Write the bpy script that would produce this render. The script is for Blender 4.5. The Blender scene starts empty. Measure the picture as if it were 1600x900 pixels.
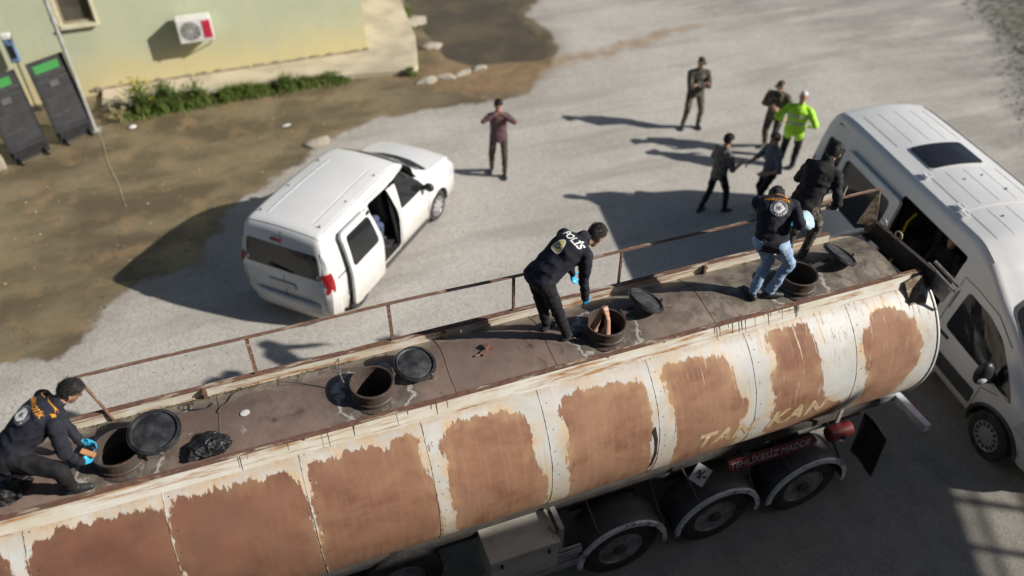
import bpy, bmesh, math, random
import numpy as np
from mathutils import Vector, Matrix, Quaternion, noise
from mathutils.bvhtree import BVHTree

PI = math.pi
random.seed(7)
scene = bpy.context.scene
col = scene.collection

# ------------------------------------------------------------------ camera
CAM_F, CAM_PITCH, CAM_AZ, CAM_ROLL, CAM_H = 1247.0, 41.16, 69.74, 0.26, 9.24
cam = bpy.data.cameras.new('camera')
cam_o = bpy.data.objects.new('camera', cam)
col.objects.link(cam_o)
scene.camera = cam_o
cam.sensor_width = 36.0
cam.lens = CAM_F / 1600.0 * 36.0
cam.clip_start = 0.1
cam.clip_end = 3000.0
_p, _a, _r = map(math.radians, (CAM_PITCH, CAM_AZ, CAM_ROLL))
_hd = Vector((math.cos(_a), math.sin(_a), 0))
_fw = _hd * math.cos(_p) - Vector((0, 0, 1)) * math.sin(_p)
_rt = _hd.cross(Vector((0, 0, 1)))
_cu = _rt.cross(_fw)
_r2 = _rt * math.cos(_r) + _cu * math.sin(_r)
_c2 = -_rt * math.sin(_r) + _cu * math.cos(_r)
cam_o.matrix_world = Matrix.Translation((0, 0, CAM_H)) @ Matrix((_r2, _c2, -_fw)).transposed().to_4x4()
cam.dof.use_dof = True
cam.dof.focus_distance = 8.3
cam.dof.aperture_fstop = 0.42

# ------------------------------------------------------------------ world and sun
SUN_EL = math.radians(30.5)
SUN_DIR = Vector((0.862 * math.cos(SUN_EL), -0.507 * math.cos(SUN_EL), math.sin(SUN_EL))).normalized()
world = bpy.data.worlds.new('World')
scene.world = world
world.use_nodes = True
wn = world.node_tree
wn.nodes.clear()
sky = wn.nodes.new('ShaderNodeTexSky')
sky.sky_type = 'NISHITA'
sky.sun_disc = False
sky.sun_elevation = SUN_EL
sky.sun_rotation = math.atan2(SUN_DIR.x, SUN_DIR.y)
sky.altitude = 200
sky.air_density = 1.0
sky.dust_density = 1.5
bg = wn.nodes.new('ShaderNodeBackground')
bg.inputs['Strength'].default_value = 0.05
wo = wn.nodes.new('ShaderNodeOutputWorld')
wn.links.new(sky.outputs[0], bg.inputs[0])
wn.links.new(bg.outputs[0], wo.inputs[0])
sun = bpy.data.lights.new('sun', 'SUN')
sun.energy = 5.0
sun.angle = math.radians(0.53)
sun.color = (1.0, 0.94, 0.86)
sun_o = bpy.data.objects.new('sun', sun)
col.objects.link(sun_o)
sun_o.rotation_euler = SUN_DIR.to_track_quat('Z', 'Y').to_euler()
sun_o.location = (15, -8, 20)

scene.render.engine = 'CYCLES'
scene.view_settings.view_transform = 'Standard'
scene.view_settings.look = 'None'
scene.view_settings.gamma = 1.0
scene.view_settings.exposure = 0.25
scene.view_settings.use_curve_mapping = False

# ------------------------------------------------------------------ helpers
def smooth01(t):
    t = min(1, max(0, t)); return t * t * (3 - 2 * t)

def lerp(a, b, t): return a + (b - a) * t

class MB:
    """collects vertices and faces of ONE mesh"""
    def __init__(s): s.v = []; s.f = []; s.m = []; s.cm = 0
    def add(s, vs, fs, M=None):
        b = len(s.v)
        if M is not None: vs = [tuple(M @ Vector(p)) for p in vs]
        s.v += [tuple(p) for p in vs]
        s.f += [tuple(b + i for i in f) for f in fs]
        s.m += [s.cm] * len(fs)
        return s
    def box(s, c, d, M=None, taper=(1, 1)):
        x, y, z = d[0] / 2, d[1] / 2, d[2] / 2; tx, ty = taper
        vs = [(-x, -y, -z), (x, -y, -z), (x, y, -z), (-x, y, -z), (-x*tx, -y*ty, z), (x*tx, -y*ty, z), (x*tx, y*ty, z), (-x*tx, y*ty, z)]
        vs = [Vector(p) for p in vs]
        if M is not None: vs = [M @ p for p in vs]
        vs = [p + Vector(c) for p in vs]
        return s.add(vs, [(0, 3, 2, 1), (4, 5, 6, 7), (0, 1, 5, 4), (1, 2, 6, 5), (2, 3, 7, 6), (3, 0, 4, 7)])
    def bar(s, a, b, w, h, up=(0, 0, 1)):
        a = Vector(a); b = Vector(b); d = (b - a); L = d.length; d.normalize()
        sd = d.cross(Vector(up))
        if sd.length < 1e-4: sd = d.cross(Vector((0, 1, 0)))
        sd.normalize(); u = sd.cross(d)
        M = Matrix((d, sd, u)).transposed()
        return s.box((a + b) / 2, (L, w, h), M)
    def cyl(s, a, b, r0, r1=None, n=12, cap=True):
        r1 = r0 if r1 is None else r1
        a = Vector(a); b = Vector(b); q = (b - a).to_track_quat('Z', 'Y').to_matrix()
        vs = []
        for p, r in ((a, r0), (b, r1)):
            for i in range(n):
                t = 2 * PI * i / n; vs.append(p + q @ Vector((r * math.cos(t), r * math.sin(t), 0)))
        fs = [(i, (i + 1) % n, n + (i + 1) % n, n + i) for i in range(n)]
        if cap: fs += [tuple(range(n - 1, -1, -1)), tuple(range(n, 2 * n))]
        return s.add(vs, fs)
    def tube(s, pts, r, n=8, closed=False):
        pts = [Vector(p) for p in pts]; N = len(pts); vs = []; fs = []
        ref = Vector((0.13, 0.21, 0.97))
        for k, p in enumerate(pts):
            if closed: d = pts[(k + 1) % N] - pts[k - 1]
            else: d = pts[min(k + 1, N - 1)] - pts[max(k - 1, 0)]
            d.normalize(); a = d.cross(ref)
            if a.length < .05: a = d.cross(Vector((1, 0, 0)))
            a.normalize(); b = d.cross(a)
            rr = r(k / (N - 1)) if callable(r) else r
            for i in range(n):
                t = 2 * PI * i / n; vs.append(p + (a * math.cos(t) + b * math.sin(t)) * rr)
        for k in range(N if closed else N - 1):
            k2 = (k + 1) % N
            for i in range(n):
                j = (i + 1) % n; fs.append((k*n+i, k*n+j, k2*n+j, k2*n+i))
        if not closed: fs += [tuple(range(n - 1, -1, -1)), tuple((N-1)*n + i for i in range(n))]
        return s.add(vs, fs)
    def lathe(s, prof, n=32, M=None, closed=False):
        """prof: (r, z); revolve about z"""
        vs = []; fs = []; K = len(prof)
        for r, z in prof:
            for i in range(n):
                t = 2 * PI * i / n; vs.append(Vector((r * math.cos(t), r * math.sin(t), z)))
        for k in range(K if closed else K - 1):
            k2 = (k + 1) % K
            for i in range(n):
                j = (i + 1) % n; fs.append((k*n+i, k*n+j, k2*n+j, k2*n+i))
        if not closed:
            if prof[0][0] > 1e-6: fs.append(tuple(range(n - 1, -1, -1)))
            if prof[-1][0] > 1e-6: fs.append(tuple((K-1)*n + i for i in range(n)))
        return s.add(vs, fs, M)
    def ell(s, c, r, nu=14, nv=9, M=None):
        vs = []; fs = []
        for j in range(nv + 1):
            ph = -PI/2 + PI * j / nv
            for i in range(nu):
                t = 2 * PI * i / nu; vs.append(Vector((r[0]*math.cos(ph)*math.cos(t), r[1]*math.cos(ph)*math.sin(t), r[2]*math.sin(ph))))
        if M is not None: vs = [M @ p for p in vs]
        vs = [p + Vector(c) for p in vs]
        for j in range(nv):
            for i in range(nu):
                k = (i + 1) % nu; fs.append((j*nu+i, j*nu+k, (j+1)*nu+k, (j+1)*nu+i))
        return s.add(vs, fs)
    def grid(s, fn, nu, nv):
        vs = [fn(i / nu, j / nv) for j in range(nv + 1) for i in range(nu + 1)]
        w = nu + 1
        fs = [(j*w+i, j*w+i+1, (j+1)*w+i+1, (j+1)*w+i) for j in range(nv) for i in range(nu)]
        return s.add(vs, fs)
    def prism(s, poly, z0, z1, M=None):
        n = len(poly)
        vs = [(p[0], p[1], z0) for p in poly] + [(p[0], p[1], z1) for p in poly]
        fs = [tuple(range(n - 1, -1, -1)), tuple(range(n, 2*n))] + [(i, (i+1) % n, n + (i+1) % n, n + i) for i in range(n)]
        return s.add(vs, fs, M)
    def mesh(s, name, mats=(), smooth=False, clean=True):
        me = bpy.data.meshes.new(name)
        me.from_pydata(s.v, [], s.f)
        for m in (mats if isinstance(mats, (list, tuple)) else [mats]): me.materials.append(m)
        if any(s.m): me.polygons.foreach_set('material_index', s.m)
        if clean:
            bm = bmesh.new(); bm.from_mesh(me)
            bmesh.ops.remove_doubles(bm, verts=bm.verts, dist=1e-5)
            bmesh.ops.recalc_face_normals(bm, faces=bm.faces)
            bm.to_mesh(me); bm.free()
        if smooth: shade(me, smooth)
        me.update()
        return me

def shade(me, ang):
    me.polygons.foreach_set('use_smooth', [True] * len(me.polygons))
    a = math.radians(40) if ang is True else math.radians(ang)
    try: me.set_sharp_from_angle(angle=a)
    except Exception: pass

def obj(name, mb, mat, parent=None, smooth=False, bevel=0, loc=None, rot=None, solid=0, seg=2):
    me = mb if isinstance(mb, bpy.types.Mesh) else mb.mesh(name, mat, smooth)
    o = bpy.data.objects.new(name, me); col.objects.link(o)
    if parent is not None: o.parent = parent
    if loc is not None: o.location = loc
    if rot is not None: o.rotation_euler = rot
    if solid:
        md = o.modifiers.new('solid', 'SOLIDIFY'); md.thickness = solid; md.offset = -1
    if bevel:
        md = o.modifiers.new('bevel', 'BEVEL'); md.width = bevel; md.segments = seg; md.limit_method = 'ANGLE'; md.angle_limit = math.radians(40)
        md.harden_normals = False
    return o

def tag(o, label=None, cat=None, group=None, kind=None):
    if label: o['label'] = label
    if cat: o['category'] = cat
    if group: o['group'] = group
    if kind: o['kind'] = kind
    return o

def thing(name, label, cat, loc=(0, 0, 0), rz=0, group=None):
    o = bpy.data.objects.new(name, None); col.objects.link(o)
    o.empty_display_size = .2
    o.location = loc; o.rotation_euler = (0, 0, rz)
    return tag(o, label, cat, group)

def evalmesh(o):
    dg = bpy.context.evaluated_depsgraph_get()
    return bpy.data.meshes.new_from_object(o.evaluated_get(dg))

def textmesh(s, size, font_shear=0.0, ext=0.0, space=1.0, bold=0.0):
    cu = bpy.data.curves.new('t', 'FONT'); cu.body = s; cu.size = size; cu.align_x = 'CENTER'; cu.align_y = 'CENTER'
    cu.shear = font_shear; cu.space_character = space; cu.offset = bold; cu.resolution_u = 3; cu.extrude = ext
    o = bpy.data.objects.new('t', cu); col.objects.link(o)
    me = evalmesh(o); bpy.data.objects.remove(o); bpy.data.curves.remove(cu)
    return me

# ------------------------------------------------------------------ materials
MATS = {}
def N(nt, t, **kw):
    n = nt.nodes.new(t)
    for k, v in kw.items(): setattr(n, k, v)
    return n

class MatB:
    def __init__(s, name):
        s.m = bpy.data.materials.new(name); s.m.use_nodes = True; s.nt = s.m.node_tree
        s.bsdf = s.nt.nodes['Principled BSDF']; s.tc = N(s.nt, 'ShaderNodeTexCoord')
        MATS[name] = s.m
    def link(s, a, b): s.nt.links.new(a, b)
    def mapping(s, scale=(1, 1, 1), src='Object', rot=(0, 0, 0)):
        mp = N(s.nt, 'ShaderNodeMapping'); mp.inputs['Scale'].default_value = scale; mp.inputs['Rotation'].default_value = rot
        s.link(s.tc.outputs[src], mp.inputs[0]); return mp.outputs[0]
    def noise(s, scale=5, detail=4, rough=.55, vec=None, dist=0.0):
        n = N(s.nt, 'ShaderNodeTexNoise'); n.inputs['Scale'].default_value = scale; n.inputs['Detail'].default_value = detail
        n.inputs['Roughness'].default_value = rough; n.inputs['Distortion'].default_value = dist
        s.link(vec if vec is not None else s.tc.outputs['Object'], n.inputs['Vector']); return n.outputs[0]
    def voro(s, scale=5, vec=None, feature='F1', out=0):
        n = N(s.nt, 'ShaderNodeTexVoronoi'); n.feature = feature; n.inputs['Scale'].default_value = scale
        s.link(vec if vec is not None else s.tc.outputs['Object'], n.inputs['Vector']); return n.outputs[out]
    def attr(s, name):
        n = N(s.nt, 'ShaderNodeAttribute'); n.attribute_name = name; return n.outputs['Fac']
    def math(s, op, a, b=None, c=None, clamp=False):
        n = N(s.nt, 'ShaderNodeMath'); n.operation = op; n.use_clamp = clamp
        for i, x in enumerate((a, b, c)):
            if x is None: continue
            if isinstance(x, (int, float)): n.inputs[i].default_value = x
            else: s.link(x, n.inputs[i])
        return n.outputs[0]
    def ramp(s, fac, a, b, lo=0.0, hi=1.0):
        n = N(s.nt, 'ShaderNodeMapRange'); n.interpolation_type = 'SMOOTHSTEP'
        n.inputs[1].default_value = a; n.inputs[2].default_value = b; n.inputs[3].default_value = lo; n.inputs[4].default_value = hi
        s.link(fac, n.inputs[0]); return n.outputs[0]
    def mix(s, fac, a, b, blend='MIX'):
        n = N(s.nt, 'ShaderNodeMix'); n.data_type = 'RGBA'; n.blend_type = blend
        if isinstance(fac, (int, float)): n.inputs[0].default_value = fac
        else: s.link(fac, n.inputs[0])
        for i, x in ((6, a), (7, b)):
            if isinstance(x, (tuple, list)): n.inputs[i].default_value = (x[0], x[1], x[2], 1)
            else: s.link(x, n.inputs[i])
        return n.outputs[2]
    def col(s, x):
        if isinstance(x, (tuple, list)): s.bsdf.inputs['Base Color'].default_value = (x[0], x[1], x[2], 1)
        else: s.link(x, s.bsdf.inputs['Base Color'])
        return s
    def rough(s, x):
        if isinstance(x, (int, float)): s.bsdf.inputs['Roughness'].default_value = x
        else: s.link(x, s.bsdf.inputs['Roughness'])
        return s
    def set(s, **kw):
        for k, v in kw.items(): s.bsdf.inputs[k.replace('_', ' ')].default_value = v
        return s
    def bump(s, h, strength=.3, dist=.01, prev=None):
        n = N(s.nt, 'ShaderNodeBump'); n.inputs['Strength'].default_value = strength; n.inputs['Distance'].default_value = dist
        s.link(h, n.inputs['Height'])
        if prev is not None: s.link(prev, n.inputs['Normal'])
        s.link(n.outputs[0], s.bsdf.inputs['Normal']); s.last = n.outputs[0]
        return n.outputs[0]
    def sep(s, src='Object'):
        n = N(s.nt, 'ShaderNodeSeparateXYZ'); s.link(s.tc.outputs[src], n.inputs[0]); return n.outputs

def simple(name, c, rough=.5, c2=None, scale=8, metal=0.0, bump=0.0, bscale=40, bdist=.004, spec=None, coat=0.0):
    """a surface with two tones of its own colour mixed by noise"""
    b = MatB(name)
    if c2 is None: c2 = tuple(x * .78 for x in c)
    n = b.noise(scale, 5, .6)
    f = b.ramp(n, .35, .68)
    b.col(b.mix(f, c, c2))
    r = b.noise(scale * 2.3, 3)
    b.rough(b.ramp(r, .3, .7, max(.02, rough - .1), min(1, rough + .1)))
    b.set(Metallic=metal)
    if spec is not None: b.bsdf.inputs['Specular IOR Level'].default_value = spec
    if coat: b.bsdf.inputs['Coat Weight'].default_value = coat; b.bsdf.inputs['Coat Roughness'].default_value = .06
    if bump:
        b.bump(b.noise(bscale, 4), bump, bdist)
    return b.m

def peeling(name, paint, paint2, rust, rust2, amount=.5, scale=6, rough=.6, streak=(1, 1, 1)):
    """paint flaking off over rusty steel"""
    b = MatB(name)
    v = b.mapping(streak)
    n1 = b.noise(scale, 8, .62, v); n2 = b.noise(scale * 6, 4, .6, v)
    k = b.math('ADD', b.math('MULTIPLY', n1, .8), b.math('MULTIPLY', n2, .2))
    f = b.ramp(k, amount - .025, amount + .025)
    pc = b.mix(b.ramp(b.noise(3.1, 4), .35, .7), paint, paint2)
    halo = b.ramp(k, amount - .11, amount + .01)
    pc = b.mix(b.math('MULTIPLY', halo, .55), pc, (rust2[0]*1.3, rust2[1]*1.1, rust2[2]*.8))
    rc = b.mix(b.ramp(b.noise(scale * 3, 5), .35, .65), rust, rust2)
    b.col(b.mix(f, pc, rc))
    b.rough(b.ramp(f, 0, 1, rough, .9))
    b.bump(b.math('SUBTRACT', b.math('MULTIPLY', n2, .4), f), .35, .004)
    return b.m

M_rubber = simple('tyre_rubber', (.022, .022, .023), .85, (.05, .047, .042), 9, bump=.3, bscale=60)
M_black = simple('black_plastic', (.018, .018, .02), .5, (.03, .03, .032), 12)
M_glass = simple('tinted_glass', (.012, .014, .016), .07, (.02, .022, .024), 2, spec=.6)
b = MatB('white_car_paint')
_z = b.sep()
_d = b.math('MULTIPLY', b.ramp(b.math('ADD', _z[2], b.math('MULTIPLY', b.math('SUBTRACT', b.noise(4, 6, .65), .5), .7)), .85, .2), .55)
_c = b.mix(b.ramp(b.noise(1.1, 5), .35, .7), (.70, .71, .715), (.65, .655, .65))
_c = b.mix(b.math('MULTIPLY', b.ramp(b.noise(9, 6, .7), .55, .8), .18), _c, (.45, .42, .36))
b.col(b.mix(_d, _c, (.42, .38, .31))); b.rough(b.ramp(b.noise(5, 4), .3, .7, .28, .45)); b.set(Coat_Weight=.4, Coat_Roughness=.1); M_white = b.m
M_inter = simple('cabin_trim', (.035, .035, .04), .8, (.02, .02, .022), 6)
M_steel = simple('bare_steel', (.32, .31, .30), .45, (.22, .2, .18), 8, metal=.7)
M_red = simple('red_lens', (.35, .02, .025), .2, (.25, .012, .015), 6)
M_gap = simple('panel_gap', (.03, .03, .032), .7)
# ------------------------------------------------------------------ ground
def poly_sdf(P, poly):
    """signed distance (positive inside) of points P (n,2) to a polygon"""
    poly = np.array(poly, float); n = len(poly)
    d = np.full(len(P), 1e9); inside = np.zeros(len(P), bool)
    for i in range(n):
        a = poly[i]; b = poly[(i + 1) % n]; e = b - a; w = P - a
        t = np.clip((w @ e) / (e @ e), 0, 1); q = w - t[:, None] * e
        d = np.minimum(d, (q ** 2).sum(1))
        c = ((a[1] <= P[:, 1]) & (b[1] > P[:, 1])) | ((b[1] <= P[:, 1]) & (a[1] > P[:, 1]))
        if b[1] != a[1]:
            xi = a[0] + (P[:, 1] - a[1]) * (b[0] - a[0]) / (b[1] - a[1])
            inside ^= c & (P[:, 0] < xi)
    d = np.sqrt(d); return np.where(inside, d, -d)

MUD = [(-9, 9.8), (-4.59, 10.9), (-3.64, 10.8), (-3.18, 11.52), (-2.62, 12.15), (-1.4, 12.5), (-.9, 13.9), (.37, 14.95), (1.64, 16.05), (2.96, 16.62), (4.31, 16.5), (6.4, 16.45), (7.2, 17.4),
       (8.1, 18.5), (8.3, 19.6), (8.25, 21.1), (9.2, 22.3), (11, 26), (14, 34), (4, 34), (3, 20), (-14, 20), (-30, 19), (-30, 9)]
PUDDLE = [(5.15, 24), (5.05, 21), (5.2, 19.2), (5.7, 18.55), (6.6, 18.5), (7.5, 18.25), (8.0, 18.75), (8.0, 19.8), (7.9, 21.1), (8.8, 22.6), (9.6, 25), (10.5, 30), (6.5, 30)]
SILT = [(4.2, 17.9), (5.2, 17.1), (6.4, 16.8), (7.1, 17.3), (7.9, 17.8), (9.3, 17.85), (11.6, 18.45), (12.5, 18.75), (11.5, 18.75), (9.3, 18.15), (8.0, 18.2), (7.2, 18.6), (5.4, 18.9), (4.6, 18.9)]
ROUGH = [(24.5, 30), (22.4, 20), (21.2, 17.6), (19.2, 14.2), (17.5, 12), (15.8, 9.6), (14, 6.5), (13.2, 3.5), (13, -4), (80, -10), (80, 40)]
DUST = [(7.5, 34), (9.5, 22.5), (12, 20), (14.5, 17), (15.5, 14), (14, 11), (13.2, 8), (13, 2), (60, 0), (60, 40)]
def axis(lo, hi, st):
    a = list(np.arange(lo, hi + 1e-6, st)); s = st
    while a[-1] < 900: s *= 1.45; a.append(a[-1] + s)
    s = st
    while a[0] > -900: s *= 1.45; a.insert(0, a[0] - s)
    return np.array(a)
gx = axis(-8, 24, .16); gy = axis(1, 28, .16)
GX, GY = np.meshgrid(gx, gy)
GP = np.stack([GX.ravel(), GY.ravel()], 1)
sd_mud = poly_sdf(GP, MUD); sd_pud = poly_sdf(GP, PUDDLE); sd_silt = poly_sdf(GP, SILT); sd_rough = poly_sdf(GP, ROUGH)
def nz(P, s, seed=0.0):
    return np.array([noise.noise((p[0] * s + seed, p[1] * s, seed)) for p in P])
near = (np.abs(GP[:, 0] - 8) < 20) & (np.abs(GP[:, 1] - 15) < 18)
hz = np.zeros(len(GP))
hz[near] = nz(GP[near], .35, 3) * .025 + nz(GP[near], 1.3, 9) * .007
hz += np.clip((sd_rough) / .6, 0, 1) * (.03 + np.where(near, 1, 0) * .0)
hr = np.zeros(len(GP)); hr[near] = nz(GP[near], 2.4, 5) * .06 + nz(GP[near], 5.5, 1) * .04
hz += np.clip(sd_rough / .8, 0, 1) * hr
_t = np.clip((sd_pud + .35) / .9, 0, 1); hz -= _t * _t * (3 - 2 * _t) * .13
flat = (np.hypot((GP[:, 0] - 3), (GP[:, 1] - 5.5) * 1.2) < 6)
hz *= np.where(flat, .25, 1)
w = len(gx)
gv = np.column_stack([GP, hz])
gf = [(j*w+i, j*w+i+1, (j+1)*w+i+1, (j+1)*w+i) for j in range(len(gy) - 1) for i in range(w - 1)]
me = bpy.data.meshes.new('ground'); me.from_pydata(gv.tolist(), [], gf)
for nm, sd in (('dust', poly_sdf(GP, DUST)), ('mud', sd_mud), ('silt', sd_silt), ('stony', sd_rough), ('puddle', sd_pud)):
    a = me.attributes.new(nm, 'FLOAT', 'POINT'); a.data.foreach_set('value', np.clip(sd, -2, 2).astype(np.float32))
me.polygons.foreach_set('use_smooth', [True] * len(me.polygons))

b = MatB('gravel_yard')
n_big = b.noise(.45, 5, .6); n_mid = b.noise(3.2, 6, .65); n_fine = b.noise(26, 4, .7); n_grain = b.voro(55)
so_g = b.sep()
base = b.mix(b.ramp(n_big, .35, .66), (.50, .48, .445), (.40, .385, .355))
base = b.mix(b.math('MULTIPLY', b.ramp(n_mid, .45, .75), .4), base, (.36, .335, .295))
cells = b.voro(48, out=1)
base = b.mix(.42, base, b.mix(b.ramp(b.math('MULTIPLY', cells, 1.0), .1, .9), (.21, .195, .175), (.62, .59, .54)))
base = b.mix(b.math('MULTIPLY', b.ramp(n_fine, .55, .8), .45), base, (.2, .19, .17))
# old tyre tracks and dark stains
tr = b.noise(.8, 5, .6, b.mapping((.25, 1.6, 1), rot=(0, 0, math.radians(-28))))
base = b.mix(b.math('MULTIPLY', b.ramp(tr, .48, .68), .55), base, (.27, .255, .23))
# dark dusty wheel tracks at the far right
df = b.ramp(b.math('ADD', b.attr('dust'), b.math('MULTIPLY', b.math('SUBTRACT', b.noise(.5, 6, .6), .5), 4.5)), -1.2, 2.0)
df = b.math('MULTIPLY', df, b.ramp(b.noise(.9, 6, .62, b.mapping((.35, 1.8, 1), rot=(0, 0, math.radians(20)))), .3, .62))
base = b.mix(b.math('MULTIPLY', df, .75), base, b.mix(b.ramp(n_mid, .4, .65), (.26, .25, .225), (.2, .19, .17)))
# darker worn tarmac where the lorry stands
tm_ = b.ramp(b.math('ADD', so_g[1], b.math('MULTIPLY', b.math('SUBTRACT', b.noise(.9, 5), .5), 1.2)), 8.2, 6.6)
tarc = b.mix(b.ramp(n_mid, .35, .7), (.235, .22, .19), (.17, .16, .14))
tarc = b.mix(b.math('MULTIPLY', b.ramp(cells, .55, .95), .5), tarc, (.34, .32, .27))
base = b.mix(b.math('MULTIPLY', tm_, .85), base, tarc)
# wet mud
me_n = b.math('MULTIPLY', b.math('SUBTRACT', b.noise(1.4, 7, .62), .5), .95)
mf = b.ramp(b.math('ADD', b.attr('mud'), me_n), -.07, .12)
wet_n = b.noise(.7, 6, .6, b.mapping((.7, 1.3, 1)))
mudc = b.mix(b.ramp(wet_n, .38, .62), (.215, .172, .104), (.115, .09, .053))
mudc = b.mix(b.math('MULTIPLY', b.ramp(b.noise(1.7, 5), .5, .7), .7), mudc, (.29, .2, .11))
mudc = b.mix(b.math('MULTIPLY', b.ramp(n_fine, .5, .75), .3), mudc, (.11, .088, .055))
mudc = b.mix(b.math('MULTIPLY', b.ramp(b.voro(20, out=1), .93, .99), .35), mudc, (.36, .32, .25))
damp = b.math('MULTIPLY', b.ramp(b.math('ADD', b.attr('mud'), b.math('MULTIPLY', me_n, 1.8)), -.85, .1), .5)
base = b.mix(damp, base, b.mix(.5, base, (.26, .22, .16), 'MULTIPLY'))
base = b.mix(mf, base, mudc)
# silt
sf = b.ramp(b.math('ADD', b.attr('silt'), b.math('MULTIPLY', b.math('SUBTRACT', b.noise(2.2, 6, .6), .5), 1.2)), -.35, .25)
base = b.mix(b.math('MULTIPLY', sf, .72), base, b.mix(b.ramp(n_mid, .35, .65), (.33, .215, .11), (.22, .14, .075)))
# puddle bed
pf = b.ramp(b.math('ADD', b.attr('puddle'), b.math('MULTIPLY', b.math('SUBTRACT', b.noise(1.1, 5), .5), .9)), -.15, .3)
base = b.mix(pf, base, b.mix(b.ramp(n_big, .4, .6), (.075, .062, .042), (.12, .098, .06)))
# stony verge
rf = b.ramp(b.math('ADD', b.attr('stony'), b.math('MULTIPLY', b.math('SUBTRACT', b.noise(1.2, 6, .6), .5), 1.6)), -.5, .9)
stc = b.mix(b.ramp(b.noise(5.5, 7, .7), .38, .62), (.23, .22, .195), (.075, .073, .06))
stc = b.mix(b.math('MULTIPLY', b.ramp(n_big, .45, .65), .5), stc, (.11, .11, .06))
base = b.mix(rf, base, stc)
b.col(base)
rr = b.ramp(b.math('ADD', wet_n, b.math('MULTIPLY', n_mid, .3)), .42, .8, .2, .6)
r1 = b.math('ADD', b.math('MULTIPLY', b.math('SUBTRACT', 1.0, mf), .92), b.math('MULTIPLY', mf, rr))
b.rough(b.math('SUBTRACT', r1, b.math('MULTIPLY', pf, .15), clamp=True))
hh = b.math('ADD', b.math('MULTIPLY', n_fine, .6), b.math('MULTIPLY', n_grain, -.55))
b.bump(hh, .55, .012)
M_ground = b.m
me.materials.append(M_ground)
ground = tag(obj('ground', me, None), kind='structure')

# standing water in the dip beside the building
wp = [(4.6, 24), (4.6, 18), (5.5, 17.6), (7.6, 17.4), (8.9, 18.2), (8.8, 21), (10, 24), (11.5, 30), (6, 31)]
def wob(poly, n, amp):
    out = []
    for i in range(len(poly)):
        a = Vector(poly[i]); c = Vector(poly[(i + 1) % len(poly)])
        for k in range(n):
            p = a.lerp(c, k / n); out.append((p.x + noise.noise((p.x * 1.7, p.y * 1.7, 0)) * amp, p.y + noise.noise((p.x * 1.7, p.y * 1.7, 7)) * amp))
    return out
b = MatB('muddy_water')
b.col(b.mix(b.ramp(b.noise(.9, 5), .4, .65), (.085, .068, .042), (.13, .1, .055))).rough(.12)
b.bump(b.noise(7, 3), .08, .004)
mb = MB(); pl = wob(wp, 5, .22); cx = sum(p[0] for p in pl) / len(pl); cy = sum(p[1] for p in pl) / len(pl)
mb.add([(cx, cy, -.055)] + [(p[0], p[1], -.055) for p in pl], [(0, i + 1, (i + 1) % len(pl) + 1) for i in range(len(pl))])
tag(obj('puddle', mb, b.m), kind='structure')

# water trickle from the pole over the mud
b = MatB('pale_trickle'); b.col(b.mix(b.noise(30, 4), (.5, .44, .3), (.32, .27, .17))).rough(.35)
mb = MB(); pts = [(-3.3 + .62 * t + .02 * math.sin(t * 11), 18.1 - 3.35 * t + .06 * math.sin(t * 7), .0) for t in np.linspace(0, 1, 26)]
for i in range(25):
    a, c = pts[i], pts[i + 1]; w0 = .016 + .012 * noise.noise((i * .6, 0, 0)); z = lambda p: .018 + noise.noise((p[0] * .35 + 3, p[1] * .35, 3)) * .025 + noise.noise((p[0] * 1.3 + 9, p[1] * 1.3, 9)) * .007
    if noise.noise((i * .9, 5, 5)) < -.28 and i > 6: continue
    w0 *= .5
    mb.add([(a[0] - w0, a[1], z(a)), (a[0] + w0, a[1], z(a)), (c[0] + w0, c[1], z(c)), (c[0] - w0, c[1], z(c))], [(0, 1, 2, 3)])
tag(obj('water_trickle', mb, b.m), kind='structure')

# ------------------------------------------------------------------ loose stones and clods (nobody could count them)
def scatter(name, n, area, size, mat, label, cat, acc=None, flat=.6, seed=1, zfun=None):
    rnd = random.Random(seed); mb = MB(); k = 0; tries = 0
    oct_f = [(0, 2, 4), (2, 1, 4), (1, 3, 4), (3, 0, 4), (2, 0, 5), (1, 2, 5), (3, 1, 5), (0, 3, 5)]
    while k < n and tries < n * 12:
        tries += 1
        x = rnd.uniform(area[0], area[1]); y = rnd.uniform(area[2], area[3])
        if acc and not acc(x, y, rnd): continue
        s = size * rnd.uniform(.4, 1) ** 2 * 1.6; a = rnd.uniform(0, PI); c, sn = math.cos(a), math.sin(a)
        vs = []
        for px, py, pz in ((1, 0, 0), (-1, 0, 0), (0, 1, 0), (0, -1, 0), (0, 0, 1), (0, 0, -1)):
            q = [px * rnd.uniform(.7, 1.2), py * rnd.uniform(.6, 1), pz * flat]
            vs.append((x + s * (q[0] * c - q[1] * sn), y + s * (q[0] * sn + q[1] * c), .01 + s * q[2] + (zfun(x, y) if zfun else 0)))
        mb.add(vs, oct_f); k += 1
    o = bpy.data.objects.new(name, mb.mesh(name, mat, clean=False)); col.objects.link(o)
    return tag(o, label, cat, kind='stuff')
def in_poly(poly, x, y):
    r = False
    for i in range(len(poly)):
        a = poly[i]; b_ = poly[i - 1]
        if (a[1] > y) != (b_[1] > y) and x < (b_[0] - a[0]) * (y - a[1]) / (b_[1] - a[1]) + a[0]: r = not r
    return r
M_peb = simple('pale_pebbles', (.42, .39, .33), .9, (.16, .14, .11), 3)
M_clod = simple('dark_clods', (.06, .05, .035), .95, (.2, .17, .12), 2.2)
M_stn = simple('verge_stones', (.24, .23, .2), .95, (.08, .078, .06), 1.7)
scatter('gravel', 1500, (-7, 14, 8.2, 17), .011, M_peb, 'fine pale gravel strewn over the yard', 'gravel', lambda x, y, r: not in_poly(MUD, x, y), seed=2)
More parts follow.
